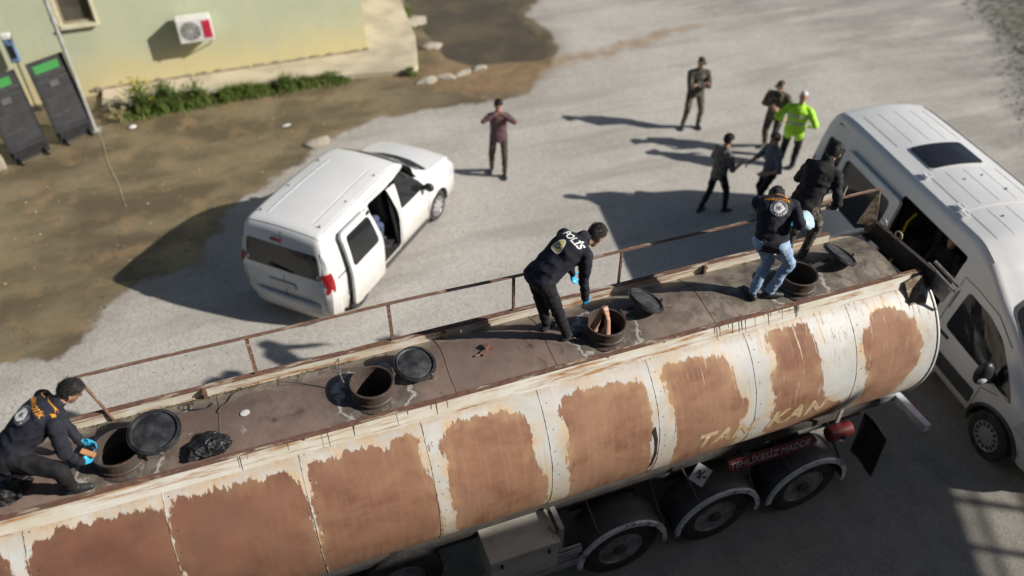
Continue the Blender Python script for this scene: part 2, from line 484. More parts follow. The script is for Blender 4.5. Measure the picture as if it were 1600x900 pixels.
scatter('fallen_leaves', 130, (-6, 2, 11.5, 18), .02, simple('pale_leaf', (.55, .45, .22), .8, (.6, .55, .42), 3), 'tiny pale yellow leaves and scraps dotted over the wet mud', 'leaves', lambda x, y, r: in_poly(MUD, x, y), flat=.25, seed=9)
scatter('mud_clods', 600, (-6, 4, 11, 18.4), .017, M_clod, 'small dark clods and crumbs lying on the wet mud', 'mud', lambda x, y, r: in_poly(MUD, x, y), seed=3)
def rz_(x, y):
    d = 0.03 + noise.noise((x * 2.4 + 5, y * 2.4, 5)) * .06
    return d
scatter('verge_rubble', 12000, (14, 27, 7, 22), .032, M_stn, 'coarse dark rubble and weeds covering the verge beyond the minibus', 'rubble', lambda x, y, r: in_poly(ROUGH, x + r.uniform(-.7, .7), y), seed=4, zfun=rz_)

# pale blocks of broken concrete at the edge of the puddle
M_conc = simple('old_concrete', (.42, .38, .31), .9, (.28, .25, .2), 2.5, bump=.4, bscale=25)
for i, (x, y, s, a, lb) in enumerate([(5.05, 21.6, (.75, .42, .2), .5, 'large pale concrete block lying farthest along the puddle edge'), (5.0, 19.85, (.5, .3, .16), .1, 'pale concrete lump between the building corner and the puddle'),
        (4.35, 18.0, (.5, .24, .14), .2, 'broken kerb stone nearest the concrete apron corner'), (4.85, 18.02, (.46, .2, .14), -.15, 'second broken kerb stone from the concrete apron corner'),
        (5.33, 18.1, (.42, .2, .12), .25, 'third broken kerb stone from the concrete apron corner'), (5.8, 18.2, (.36, .2, .12), .1, 'broken kerb stone nearest the middle of the puddle'),
        (1.3, 15.95, (.5, .3, .16), .5, 'grey stone half buried in mud just beyond the white car')]):
    mb = MB(); mb.ell((0, 0, s[2] * .12), (s[0] * .6, s[1] * .6, s[2] * .6), 14, 8)
    r = random.Random(i)
    mb.v = [(v[0] * (1 + .5 * noise.noise((v[0]*4 + i, v[1]*4, v[2]*4))) , v[1] * (1 + .6 * noise.noise((v[0]*4, v[1]*4 + i, v[2]*4))), min(v[2], s[2] * .8) + .03 * noise.noise((v[0]*7, v[1]*7, i))) for v in mb.v]
    o = obj('broken_stone' if i > 1 else 'concrete_block', mb, M_conc, None, 30, loc=(x, y, 0), rot=(0, 0, a))
    tag(o, lb, 'stone', 'broken stones by the puddle' if 0 < i < 6 else None)

# ------------------------------------------------------------------ concrete apron round the building
b = MatB('apron_concrete')
b.col(b.mix(b.ramp(b.noise(1.2, 6), .38, .65), (.55, .48, .36), (.4, .35, .26))).rough(.9); b.bump(b.noise(18, 5), .3, .01)
M_apron = b.m
mb = MB(); ap = [(-3.2, 19.15), (-1, 19.1), (1.2, 19.05), (4.1, 18.5), (4.3, 18.62), (4.72, 20.5), (4.95, 23), (5.4, 31), (3.0, 31), (3.0, 20.3), (-3.2, 20.3)]
mb.prism(ap, -.1, .13)
apron = tag(obj('concrete_apron', mb, M_apron, None, bevel=.02), kind='structure')

# ------------------------------------------------------------------ green building
bd = thing('green_building', 'pale green rendered building with yellowed wall foot in the upper left corner', 'building', (3.3, 20.0, 0))
b = MatB('green_render')
xyz = b.sep()
g = b.mix(b.ramp(b.noise(.8, 5, .6), .35, .68), (.50, .53, .37), (.44, .475, .335))
yl = b.ramp(b.math('ADD', xyz[2], b.math('MULTIPLY', b.math('SUBTRACT', b.noise(1.1, 5, .6), .5), 1.1)), .25, 1.35, 1, 0)
g = b.mix(b.math('MULTIPLY', yl, .75), g, (.60, .50, .25))
dk = b.ramp(b.noise(5, 6, .65, b.mapping((1, 1, .35))), .56, .72)
g = b.mix(b.math('MULTIPLY', dk, .22), g, (.3, .3, .2))
b.col(g).rough(.9); b.bump(b.noise(45, 5), .25, .006)
# wall with a real window opening: four slabs round the hole (local x from -17 to 0, wall face y=0)
wx0, wx1, wz0, wz1 = -6.83, -6.13, 1.76, 2.95
mb = MB()
ys = .28
def slab(x0, x1, z0, z1):
    mb.box(((x0 + x1) / 2, ys / 2, (z0 + z1) / 2), (x1 - x0, ys, z1 - z0))
slab(-17, wx0, 0, 4.6); slab(wx1, 0, 0, 4.6); slab(wx0, wx1, 0, wz0); slab(wx0, wx1, wz1, 4.6)
mb.box((-.14, 5.1, 2.3), (.28, 9.6, 4.6)); mb.box((-16.86, 5.1, 2.3), (.28, 9.6, 4.6)); mb.box((-8.5, 9.97, 2.3), (16.9, .28, 4.6))
obj('wall', mb, b.m, bd)
obj('roof_slab', MB().box((-8.5, 5.0, 4.72), (17.6, 10.8, .22)), M_conc, bd, bevel=.02)
mb = MB()
for k in range(58):   # crumbling render at the foot of the wall
    x = -6.7 + k * .117; mb.box((x, -.012 - .008 * (k % 3), .135 + .02 * math.sin(k * 2.1)), (.125, .03, .05 + .02 * (k * 7 % 4)))
obj('wall_foot', mb, simple('foot_render', (.3, .25, .17), .95, (.18, .15, .11), 5, bump=.4, bscale=30), bd, bevel=.006)
mb = MB(); t = .055
for x0, x1, z0, z1 in ((wx0, wx0 + t, wz0, wz1), (wx1 - t, wx1, wz0, wz1), (wx0 + t, wx1 - t, wz0, wz0 + t), (wx0 + t, wx1 - t, wz1 - t, wz1)):
    mb.box(((x0 + x1) / 2, .08, (z0 + z1) / 2), (x1 - x0, .05, z1 - z0))
win = obj('window', mb, simple('window_frame_paint', (.35, .28, .2), .6), bd, bevel=.004)
obj('pane', MB().box(((wx0 + wx1) / 2, .1, (wz0 + wz1) / 2), (wx1 - wx0 - .1, .008, wz1 - wz0 - .1)), simple('old_window_glass', (.11, .1, .08), .12, (.06, .055, .045), 2), win)
obj('curtain', MB().grid(lambda u, v: (wx0 + .06 + u * .58, .19 + .012 * math.sin(u * 40), wz0 + .05 + v * 1.1), 40, 2), simple('curtain_cloth', (.2, .17, .13), .9), win)
obj('window_sill', MB().box(((wx0 + wx1) / 2, -.035, wz0 - .035), (wx1 - wx0 + .1, .17, .06)), simple('sill_paint', (.62, .58, .42), .7), bd, bevel=.008)
M_sur = simple('surround_paint', (.66, .62, .42), .75)
for x0, x1, z0, z1 in ((wx0 - .09, wx0, wz0, wz1 + .09), (wx1, wx1 + .05, wz0, wz1 + .09)): obj('window_surround', MB().box(((x0 + x1) / 2, -.018, (z0 + z1) / 2), (x1 - x0, .036, z1 - z0)), M_sur, bd, bevel=.006)

# air conditioner on the wall
ac = thing('air_conditioner', 'white air conditioner outdoor unit with red side hung on green wall', 'air conditioner', (-.75, 19.72, 1.12))
M_ac = simple('appliance_white', (.72, .72, .7), .45, (.6, .6, .57), 3)
obj('case', MB().box((0, 0, .3), (.78, .34, .56)), M_ac, ac, bevel=.02)
ring = MB(); M_ = Matrix.Rotation(PI/2, 3, 'X')
for k in range(6): ring.tube([(-.1 + (.035 + .035*k) * math.cos(a), -.182, .3 + (.035 + .035*k) * math.sin(a)) for a in np.linspace(0, 2*PI, 28, endpoint=False)], .005, 5, True)
for a in np.linspace(0, PI, 4, endpoint=False): ring.bar((-.1 - .22*math.cos(a), -.184, .3 - .22*math.sin(a)), (-.1 + .22*math.cos(a), -.184, .3 + .22*math.sin(a)), .008, .006)
g1 = obj('fan_grille', ring, M_ac, ac, True)
obj('fan_opening', MB().cyl((-.1, -.172, .3), (-.1, -.169, .3), .225, n=28), M_black, g1)
obj('red_panel', MB().box((.27, -.174, .31), (.19, .012, .42)), simple('red_plastic', (.55, .03, .07), .45), ac, bevel=.005)
for s in (-.28, .28):
    mb = MB(); mb.bar((s, .28, -.01), (s, -.16, -.01), .03, .03); mb.bar((s, .26, -.22), (s, -.12, -.02), .025, .025); obj('bracket', mb, M_steel, ac)

# grey pole
po = thing('grey_pole', 'tall thin grey metal pole standing beside the black ballistic shields', 'pole', (-3.34, 18.17, 0))
M_pole = simple('galvanised_pole', (.48, .48, .46), .5, (.36, .36, .34), 6, metal=.3)
obj('shaft', MB().cyl((0, 0, 0), (0, 0, 4.4), .042, .042, 16), M_pole, po, True)
obj('base_plate', MB().box((0, 0, .02), (.22, .22, .02)), M_pole, po, bevel=.004)
obj('collar', MB().cyl((0, 0, 2.52), (0, 0, 2.62), .055, n=16), M_pole, po, True)

# ballistic shields
M_sh = simple('black_shield_paint', (.022, .023, .026), .5, (.035, .036, .04), 5, bump=.15, bscale=20)
b = MatB('green_armour_glass'); b.col(b.mix(b.noise(4, 3), (.045, .22, .055), (.07, .28, .085))).rough(.15); M_gg = b.m
for i, (x, y, lb) in enumerate([(-3.7, 17.97, 'black ballistic shield with green window standing against the grey pole'), (-4.57, 17.42, 'black ballistic shield with green window cut by the left picture edge')]):
    sh = thing('ballistic_shield', lb, 'shield', (x, y, 0), math.radians(32), 'ballistic shields by the green wall')
    lean = Matrix.Rotation(math.radians(-4), 3, 'X')
    W, Hh = .74, 1.86
    mb = MB(); zz = [0.03, .33, .7, 1.06, 1.44]
    wz = (1.6, 1.78); wx = (-.29, .25)
    def fb(x0, x1, z0, z1, y=0, d=.05): mb.box(lean @ Vector(((x0+x1)/2, y, (z0+z1)/2)), (x1-x0, d, z1-z0), lean)
    fb(-W/2, W/2, .03, wz[0]); fb(-W/2, W/2, wz[1], Hh); fb(-W/2, wx[0], *wz); fb(wx[1], W/2, *wz)
    p = obj('panel', mb, M_sh, sh)
    for z0, z1 in zip(zz, zz[1:] + [1.57]):
        m2 = MB(); m2.box(lean @ Vector((0, -.03, (z0 + z1) / 2)), (W - .05, .012, z1 - z0 - .025), lean); obj('armour_plate', m2, M_sh, sh, bevel=.004)
    m2 = MB(); m2.box(lean @ Vector((sum(wx)/2, -.004, sum(wz)/2)), (wx[1]-wx[0]-.004, .03, wz[1]-wz[0]-.004), lean); obj('viewing_window', m2, M_gg, sh)
    m2 = MB(); m2.box(lean @ Vector((-.02, -.048, 1.33)), (.2, .025, .11), lean); m2.box(lean @ Vector((-.02, -.062, 1.345)), (.14, .01, .03), lean); obj('slot_cover', m2, simple('slot_grey%d' % i, (.1, .1, .105), .5), sh, bevel=.003)
    m2 = MB(); m2.bar(lean @ Vector((W/2 + .012, -.01, .05)), lean @ Vector((W/2 + .012, -.01, Hh)), .02, .06, (0, 1, 0)); m2.bar(lean @ Vector((-W/2 - .012, -.01, .05)), lean @ Vector((-W/2 - .012, -.01, Hh)), .02, .06, (0, 1, 0)); obj('edge_rail', m2, M_sh, sh)
    m2 = MB(); m2.box((0, -.06, .2), (W, .02, .3), Matrix.Rotation(math.radians(18), 3, 'X')); obj('skirt', m2, M_sh, sh, bevel=.004)
    for s in (-.28, .28):
        m2 = MB(); m2.cyl((s - .02, -.13, .06), (s + .02, -.13, .06), .06, n=14); m2.box((s, -.1, .12), (.06, .05, .1)); obj('castor', m2, M_black, sh, True)
# slim blue and white box on a post by the wall
bx_ = thing('post_box', 'slim blue and white box on a thin post behind the leftmost shield', 'box', (-4.66, 19.72, 0))
obj('post', MB().cyl((0, 0, 0), (0, 0, 1.3), .018, n=10), M_black, bx_, True)
obj('case', MB().box((0, 0, 1.5), (.2, .14, .62)), simple('blue_case', (.16, .26, .42), .4, (.05, .07, .12), 5), bx_, bevel=.03)
obj('white_cap', MB().box((0, -.01, 1.8), (.18, .13, .12)), M_ac, bx_, bevel=.02)
obj('dark_screen', MB().box((.01, -.075, 1.45), (.12, .01, .3)), M_glass, bx_, bevel=.003)
obj('cable', MB().tube([(.05, -.05, 1.2), (.08, -.1, 1.0), (.12, -.1, .6), (.13, -.12, .1)], .008, 6), simple('tan_cable', (.4, .3, .15), .6), bx_, True)
obj('foot', MB().box((0, 0, .02), (.24, .2, .03)), M_black, bx_)
# low concrete block at the left picture edge
o = obj('concrete_block', MB().box((0, 0, .12), (.9, .55, .28)), M_conc, None, bevel=.05, loc=(-5.55, 17.25, 0), rot=(0, 0, .3)); tag(o, 'low pale concrete block at the foot of the leftmost shield', 'block')

# ------------------------------------------------------------------ grass along the apron
def blades(n, fn, seed, hmin=.07, hmax=.22):
    r = random.Random(seed); mb = MB()
    for _ in range(n):
        x, y, k = fn(r); h = r.uniform(hmin, hmax) * k; a = r.uniform(0, 2*PI); w_ = r.uniform(.006, .016); ln = r.uniform(0, .7) * h; b2 = r.uniform(0, 2*PI)
        dx, dy = w_ * math.cos(a), w_ * math.sin(a); ex, ey = ln * math.cos(b2), ln * math.sin(b2)
        mb.add([(x - dx, y - dy, 0), (x + dx, y + dy, 0), (x + dx*.7 + ex*.4, y + dy*.7 + ey*.4, h*.6), (x - dx*.7 + ex*.4, y - dy*.7 + ey*.4, h*.6), (x + ex, y + ey, h)], [(0, 1, 2, 3), (3, 2, 4)])
    return mb
b = MatB('verge_grass'); gi = N(b.nt, 'ShaderNodeObjectInfo')
b.col(b.mix(b.ramp(b.noise(3.5, 4), .35, .65), (.095, .155, .03), (.15, .185, .05))).rough(.75); b.set(Specular_IOR_Level=.2); M_grass = b.m
def gfn(r):
    t = r.random(); x = lerp(-2.7, 2.6, t); yc = lerp(18.72, 18.92, t); d = r.gauss(0, .15); k = (1.25 - .75 * t) * (1 - min(.75, abs(d) / .5)) * (.65 + .7 * max(0, noise.noise((x * 1.4, 0, 4)) + .4)); k *= (.35 if noise.noise((x * 2.1 + 8, d, 1)) < -.12 else 1); return x, yc + d, max(.2, k)
o = bpy.data.objects.new('grass', blades(11000, gfn, 5, .16, .5).mesh('grass', M_grass, clean=False)); col.objects.link(o); tag(o, 'rough green grass growing along the foot of the concrete apron', 'grass', kind='stuff')
def gfn2(r):
    t = r.random(); x = lerp(4.15, 5.0, t) + r.gauss(0, .09); return x, lerp(18.4, 22.8, t) + r.gauss(0, .12), .6
o = bpy.data.objects.new('grass', blades(1500, gfn2, 6, .06, .16).mesh('grass', M_grass, clean=False)); col.objects.link(o); tag(o, 'thin strip of grass between the apron edge and the puddle', 'grass', kind='stuff')
# taller weeds with leaves
def weed(name, x, y, h, n, spread, seed, label, mat, flower=None):
    r = random.Random(seed); t = thing(name, label, 'weed', (x, y, 0), 0); st = MB(); lf = MB(); fl = MB()
    for k in range(n):
        a = r.uniform(0, 2*PI); q = r.uniform(.1, 1) * spread; hh_ = h * r.uniform(.55, 1)
        tip = Vector((q * math.cos(a), q * math.sin(a), hh_)); st.tube([(tip.x*.15, tip.y*.15, 0), (tip.x*.5, tip.y*.5, hh_*.55), tip], .005, 4)
        for j in range(12):
            u = r.uniform(.15, 1); p = Vector((tip.x*u*u, tip.y*u*u, hh_*u)); d = Vector((r.uniform(-1, 1), r.uniform(-1, 1), r.uniform(-.1, .7))).normalized() * r.uniform(.05, .12); s = d.cross(Vector((0, 0, 1))) * .32
            lf.add([p, p + d*.5 + s, p + d, p + d*.5 - s], [(0, 1, 2, 3)])
        if flower:
            for j in range(2): fl.ell(tip + Vector((r.uniform(-.03, .03), r.uniform(-.03, .03), .01)), (.016, .016, .012), 6, 4)
    obj('stem', st, mat, t); o_ = bpy.data.objects.new('foliage', lf.mesh('foliage', mat, clean=False)); col.objects.link(o_); o_.parent = t
    if flower: tag(obj('flower', fl, flower, t), kind='stuff')
    return t
M_weed = simple('weed_leaf', (.11, .16, .04), .7, (.07, .115, .025), 9)
M_dry = simple('dry_weed', (.3, .26, .12), .8, (.2, .18, .08), 9)
M_yel = simple('yellow_petal', (.7, .6, .05), .6)
weed('flowering_weed', -2.3, 18.72, .8, 46, .42, 1, 'bushy yellow-flowered weed at the left end of the grass', M_weed, M_yel)
weed('leafy_weed', -1.7, 18.78, .66, 36, .38, 2, 'dense green weed just right of the yellow-flowered one', M_weed)
weed('leafy_weed', -1.1, 18.8, .55, 30, .34, 3, 'low dense green weed in the middle of the grass', M_weed)
weed('dry_weed', -2.85, 18.45, .28, 26, .3, 4, 'yellowish dried weed between the pole and the green weeds', M_dry)
weed('leafy_weed', 4.05, 18.42, .25, 10, .16, 8, 'small weed at the corner of the concrete apron', M_weed)
o = obj('litter', MB().ell((0, 0, .03), (.09, .06, .035), 9, 6), M_ac, None, True, loc=(-2.55, 18.02, .01), rot=(0, 0, .4)); tag(o, 'crumpled white litter on the mud in front of the weeds', 'litter')
o = obj('litter', MB().ell((0, 0, .012), (.11, .05, .014), 9, 6), M_ac, None, True, loc=(.75, 16.95, .01), rot=(0, 0, .2)); tag(o, 'flat pale scrap on the mud midway to the white car', 'litter')

# ------------------------------------------------------------------ the tall building at the photographer's back whose shadow covers the near ground
tb = thing('tall_building', 'tall plain rendered building behind the viewpoint casting the near shade', 'building', (0, -3, 0))
M_tb = simple('grey_render', (.42, .4, .36), .9, (.34, .32, .29), .7, bump=.2, bscale=20)
obj('wall', MB().box((-4, -4, 5.05), (42, 8, 10.1)), M_tb, tb)
obj('parapet', MB().box((-4, .02, 10.02), (42.1, .25, .2)), M_conc, tb)
for i in range(13):
    x = -23 + i * 3.1
    for z in (1.2, 4.3, 7.1):
        f = obj('window', MB().box((x, .01, z + .7), (1.3, .06, 1.4)), M_ac, tb); obj('pane', MB().box((x, .045, z + .7), (1.15, .02, 1.25)), M_glass, f)
# steel lattice tower with unseen panels added on top to shade the wheels: light falls through its open part on to the tarmac
lm = thing('lattice_tower', 'steel lattice tower carrying an added shade panel beside the tall building', 'tower', (18.8, -3.2, 0), math.atan2(.894, .447))
M_lat = peeling('tower_paint', (.3, .3, .3), (.24, .24, .24), (.2, .1, .05), (.14, .07, .04), .55)
us = [-1.7, -.98, -.26, .46, 1.15]
for u in us: obj('upright', MB().bar((u, 0, 0), (u, 0, 9.1), .1, .1), M_lat, lm)
for h in (1.4, 2.8, 4.2, 5.6, 6.5, 7.06, 7.46): obj('crossbar', MB().bar((us[0], .07, h), (us[-1], .07, h), .05, .06), M_lat, lm)
for k in range(4):
    for a, c in ((5.6, 6.5), (6.5, 7.06)):
        obj('brace', MB().bar((us[k], -.07, a if k % 2 else c), (us[k+1], -.07, c if k % 2 else a), .035, .035), M_lat, lm)
obj('shade_panel', MB().box((.725, .0, 8.73), (1.05, .14, 2.14)), M_lat, lm)
obj('shade_panel', MB().box((-.825, .0, 9.28), (2.05, .14, 3.24)), simple('sheet_metal', (.4, .4, .42), .6, metal=.2), lm)  # both panels are added, their height set by the shade they throw
# ------------------------------------------------------------------ tank trailer
YC, ZC, RT = 5.56, 2.18, 1.08
X0, X1 = -6.6, 7.06
tk = thing('tank_trailer', 'long rusty cream tank trailer with four open hatches on top', 'tank trailer', (0, YC, 0))
def shellp(x, deg, r=RT):
    a = math.radians(deg); return (x, -r * math.cos(a), ZC + r * math.sin(a))
DECK = math.degrees(math.acos(.45 / RT))      # angle at which the walkway begins
HATCH = [(-1.79, -.13), (.54, -.15), (3.06, -.16), (5.46, -.18)]
HR = .207
XD = 6.75
SEAMS = [-5.0, -3.8, -2.64, -1.5, -.28, .9, 2.12, 3.36, 4.56, 5.9]
# paint lost in the middle of each plate: outlines of the bare patches as (x, angle) on the near side
RUST = [
 [(-6.4, 50), (-5.2, 52), (-5.15, -20), (-6.4, -20)], [(-4.8, 52), (-4, 50), (-3.95, -25), (-4.85, -20)], [(-3.65, 50), (-2.85, 51), (-2.75, 20), (-2.8, -25), (-3.65, -25)],
 [(-2.55, 51.5), (-2.35, 53.9), (-2.14, 52.2), (-1.6, 51.4), (-1.53, 46.2), (-1.54, 25.7), (-1.6, -25), (-2.6, -25), (-2.58, 10), (-2.6, 40.4)],
 [(-1.38, 51.9), (-1.27, 52.1), (-.93, 51.8), (-.67, 50.8), (-.43, 51.1), (-.38, 44.8), (-.35, 36), (-.34, 16.3), (-.35, -40), (-1.35, -40), (-1.42, 16.8), (-1.44, 40.7)],
 [(-.16, 50.9), (-.07, 52.6), (.07, 51.6), (.09, 47), (.17, 52.2), (.44, 51.6), (.48, 47.6), (.56, 50.8), (.77, 51.6), (.8, 47.9), (.8, 37.7), (.84, 24.8), (.87, -.4), (.85, -45), (-.25, -45), (-.25, -21), (-.22, 11), (-.18, 27.2), (-.19, 39.1)],
 [(1.06, 44.6), (1.14, 51.6), (1.3, 53.4), (1.58, 51.7), (1.86, 49.2), (1.9, 46.1), (1.95, 38.7), (1.9, 30.1), (1.94, 18.2), (2.02, 2.3), (2.05, -15), (2.03, -45), (1.15, -45), (1.08, 6.2), (1.05, 18.7), (1.1, 37.2)],
 [(2.3, 46.1), (2.36, 50.4), (2.58, 51.9), (2.94, 50.2), (3.18, 47.4), (3.22, 42.3), (3.25, 27.7), (3.2, 10), (3.28, -10), (3.3, -45), (2.4, -45), (2.33, 15.3), (2.37, 30.8)],
 [(3.5, 47.2), (3.58, 52.8), (3.79, 50.6), (4.06, 50.7), (4.18, 48.8), (4.24, 42.9), (4.25, 32.4), (4.3, 23.4), (4.42, 17.8), (4.4, 12.3), (4.3, 7.7), (4.33, -7.5), (4.4, -20), (4.4, -45), (3.62, -45), (3.6, -10), (3.6, 4.3), (3.57, 27.3)],
 [(4.8, 29.9), (4.92, 34.5), (4.85, 52.4), (5.05, 53.4), (5.32, 52.5), (5.33, 39.4), (5.35, 21.3), (5.4, 5.4), (5.5, -3.3), (5.75, -9.4), (5.72, -23.7), (5.6, -45), (4.95, -45), (4.85, -10), (4.85, 18.3)],
 [(6.04, 34.8), (6.2, 45.5), (6.28, 49.6), (6.5, 46.4), (6.66, 40.1), (6.74, 29.8), (6.76, 18.8), (6.74, 9.3), (6.62, -2), (6.6, -35), (6.2, -35), (6.12, 9), (6.08, 25.6)]]
nxs, nas = 340, 64
A0, A1 = -182 - DECK, DECK + .6
xs = np.linspace(X0, X1, nxs); an = np.linspace(DECK, DECK - 2 * (DECK + 90) , nas)   # all round below the walkway
vv = [shellp(x, a) for a in an for x in xs]
ff = [(j*nxs+i, (j+1)*nxs+i, (j+1)*nxs+i+1, j*nxs+i+1) for j in range(nas - 1) for i in range(nxs - 1)]
me = bpy.data.meshes.new('tank_shell'); me.from_pydata(vv, [], ff)
AA, XX = np.meshgrid(an, xs, indexing='ij')
am = np.where(AA < -90, -180 - AA, AA)          # the far side wears the same way
PP = np.stack([XX.ravel(), np.radians(am.ravel()) * RT], 1)
sd = np.full(len(PP), -9.0)
for k, poly in enumerate(RUST):
    sd = np.maximum(sd, poly_sdf(PP, [(p[0], math.radians(p[1]) * RT) for p in poly]))
a = me.attributes.new('rust', 'FLOAT', 'POINT'); a.data.foreach_set('value', np.clip(sd, -1, 1).astype(np.float32))
ds = np.min(np.abs(PP[:, :1] - np.array(SEAMS)[None, :]), 1)
a = me.attributes.new('seam', 'FLOAT', 'POINT'); a.data.foreach_set('value', np.clip(ds, 0, 1).astype(np.float32))
a = me.attributes.new('ang', 'FLOAT', 'POINT'); a.data.foreach_set('value', np.radians(am.ravel()).astype(np.float32))
b = MatB('tank_paint')
cv = N(b.nt, 'ShaderNodeCombineXYZ'); so = b.sep(); b.link(so[0], cv.inputs[0]); b.link(b.attr('ang'), cv.inputs[1]); sv = cv.outputs[0]
def smap(sc):
    mp = N(b.nt, 'ShaderNodeMapping'); mp.inputs['Scale'].default_value = sc; b.link(sv, mp.inputs[0]); return mp.outputs[0]
drip = b.noise(1, 5, .6, smap((14, 1.6, 1))); blot = b.noise(1, 7, .65, smap((6, 6, 1))); fine = b.noise(1, 4, .6, smap((40, 14, 1)))
edge = b.math('ADD', b.math('ADD', b.attr('rust'), b.math('ADD', b.ramp(so[0], 3.5, 5.5, .04, .07), b.ramp(so[0], 2.0, -1.0, 0, .018))), b.math('ADD', b.math('MULTIPLY', b.math('SUBTRACT', drip, .5), .2), b.math('ADD', b.math('MULTIPLY', b.math('SUBTRACT', blot, .5), .16), b.math('MULTIPLY', b.math('SUBTRACT', fine, .5), .09))))
rf = b.ramp(edge, -.008, .012)
# flakes and runs of old rust inside the painted bands
fl = b.ramp(b.math('ADD', b.math('MULTIPLY', b.noise(1, 8, .7, smap((9, 4, 1))), .75), b.math('MULTIPLY', drip, .25)), .63, .645)
fl = b.math('MULTIPLY', fl, b.ramp(b.attr('rust'), -.45, -.02))
fl2 = b.math('MULTIPLY', b.ramp(b.noise(1, 7, .7, smap((30, 3.2, 1))), .57, .6), b.math('MULTIPLY', b.ramp(so[0], 3.6, 5.2), b.ramp(b.attr('ang'), .2, .7)))
fl = b.math('MAXIMUM', fl, b.math('MULTIPLY', fl2, .85))
rf = b.math('MAXIMUM', rf, fl)
paint = b.mix(b.ramp(b.noise(1.7, 5), .35, .65), (.545, .555, .545), (.47, .475, .46))
halo = b.math('MULTIPLY', b.ramp(edge, -.17, .02), b.ramp(b.noise(1, 5, .6, smap((4, 3, 1))), .35, .7))
paint = b.mix(b.math('MULTIPLY', halo, .9), paint, (.58, .37, .15))
lowy = b.math('MULTIPLY', b.ramp(b.attr('ang'), .1, -.45), b.ramp(drip, .3, .65))
paint = b.mix(b.math('MULTIPLY', lowy, .65), paint, (.58, .43, .23))
topy = b.math('MULTIPLY', b.ramp(b.attr('ang'), .93, 1.12), b.ramp(b.noise(1, 6, .6, smap((3, 10, 1))), .3, .6))
paint = b.mix(topy, paint, b.mix(b.ramp(fine, .4, .6), (.34, .17, .07), (.5, .33, .15)))
grime = b.ramp(b.noise(1, 6, .65, smap((18, 1.2, 1))), .55, .75)
paint = b.mix(b.math('MULTIPLY', grime, .3), paint, (.33, .3, .25))
ox1 = b.mix(b.ramp(b.noise(1, 6, .6, smap((2.2, 2.6, 1))), .33, .68), (.34, .175, .105), (.27, .13, .078))
ox1 = b.mix(b.math('MULTIPLY', b.ramp(b.noise(1, 6, .62, smap((1.1, 2.2, 1)), .4), .42, .62), .8), ox1, (.19, .075, .042))
ox1 = b.mix(b.math('MULTIPLY', b.ramp(b.noise(1, 5, .6, smap((22, 1.4, 1))), .45, .7), .4), ox1, (.38, .23, .14))
ox1 = b.mix(b.math('MULTIPLY', b.ramp(fine, .55, .8), .35), ox1, (.38, .27, .18))
# the front plates are darker brown, the rear ones paler
lo = b.math('MULTIPLY', b.ramp(b.attr('ang'), .25, -.35), b.ramp(b.noise(1, 6, .6, smap((9, 1, 1))), .35, .6))
ox1 = b.mix(b.math('MULTIPLY', lo, .6), ox1, (.36, .215, .1))
redl = b.math('MULTIPLY', b.ramp(b.attr('ang'), .15, -.3), b.ramp(b.noise(1, 6, .65, smap((16, 1.3, 1))), .5, .62))
ox1 = b.mix(b.math('MULTIPLY', redl, .6), ox1, (.2, .065, .03))
och = b.math('MULTIPLY', b.ramp(edge, .16, .0), b.ramp(b.noise(1, 5, .6, smap((3, 2, 1))), .45, .6))
ox1 = b.mix(b.math('MULTIPLY', och, .75), ox1, (.46, .3, .15))
stn = b.ramp(b.noise(1, 7, .65, smap((30, .9, 1))), .6, .75)
paint = b.mix(b.math('MULTIPLY', stn, .5), paint, (.3, .22, .14))
paint = b.mix(b.math('MULTIPLY', b.ramp(b.noise(1, 6, .65, smap((2.4, 3.2, 1)), .6), .46, .66), .4), paint, (.40, .36, .28))
scr = b.math('MULTIPLY', b.ramp(b.noise(1, 6, .65, smap((26, 1.7, 1))), .60, .64), b.math('MULTIPLY', b.ramp(so[0], 3.0, 5.0), b.ramp(b.attr('ang'), -.1, .55)))
rf = b.math('MULTIPLY', rf, b.math('SUBTRACT', 1.0, b.math('MULTIPLY', scr, .85)))
pale = b.ramp(b.noise(1, 5, .6, smap((1.3, 1.6, 1)), .5), .42, .62)
ox1 = b.mix(b.math('MULTIPLY', pale, .35), ox1, (.42, .26, .17))
ox1 = b.mix(.12, ox1, (.0, .0, .0))
ox1 = b.mix(b.math('MULTIPLY', b.ramp(so[0], 1.9, -2.3), .85), ox1, b.mix(b.ramp(b.noise(1, 6, .6, smap((2.5, 2.5, 1))), .33, .68), (.165, .068, .04), (.11, .046, .029)))
b.col(b.mix(rf, paint, ox1))
b.rough(b.ramp(rf, 0, 1, .5, .82))
b.bump(b.math('SUBTRACT', b.math('MULTIPLY', fine, .3), b.math('MULTIPLY', rf, .8)), .35, .004)
me.materials.append(b.m); M_tank = b.m
me.polygons.foreach_set('use_smooth', [True] * len(me.polygons)); me.update()
shell = obj('tank_shell', me, None, tk)
md = shell.modifiers.new('solid', 'SOLIDIFY'); md.thickness = .012; md.offset = -1

# painted lettering, faded to cream
M_let = peeling('faded_lettering', (.54, .43, .28), (.48, .37, .23), (.34, .21, .12), (.3, .18, .1), .57, 9)
def wrap(s, xc, ac, size, shear, r, lift=.0025, flipz=1):
    tm = textmesh(s, size, shear, 0, 1.12, .013)
    bm = bmesh.new(); bm.from_mesh(tm)
    bmesh.ops.triangulate(bm, faces=bm.faces)
    bmesh.ops.subdivide_edges(bm, edges=[e for e in bm.edges if e.calc_length() > .05], cuts=3, use_grid_fill=True)
    for v in bm.verts:
        v.co = shellp(xc + v.co.x, ac + math.degrees(v.co.y / r), r + lift)
    bm.to_mesh(tm); bm.free(); tm.materials.clear(); return tm
for s, x, sz in (('TAN', 4.2, .34), ('KAN', 5.15, .34)):
    tm = wrap(s, x, -4, sz, .25, RT); tm.materials.append(M_let); obj('lettering', tm, None, shell)

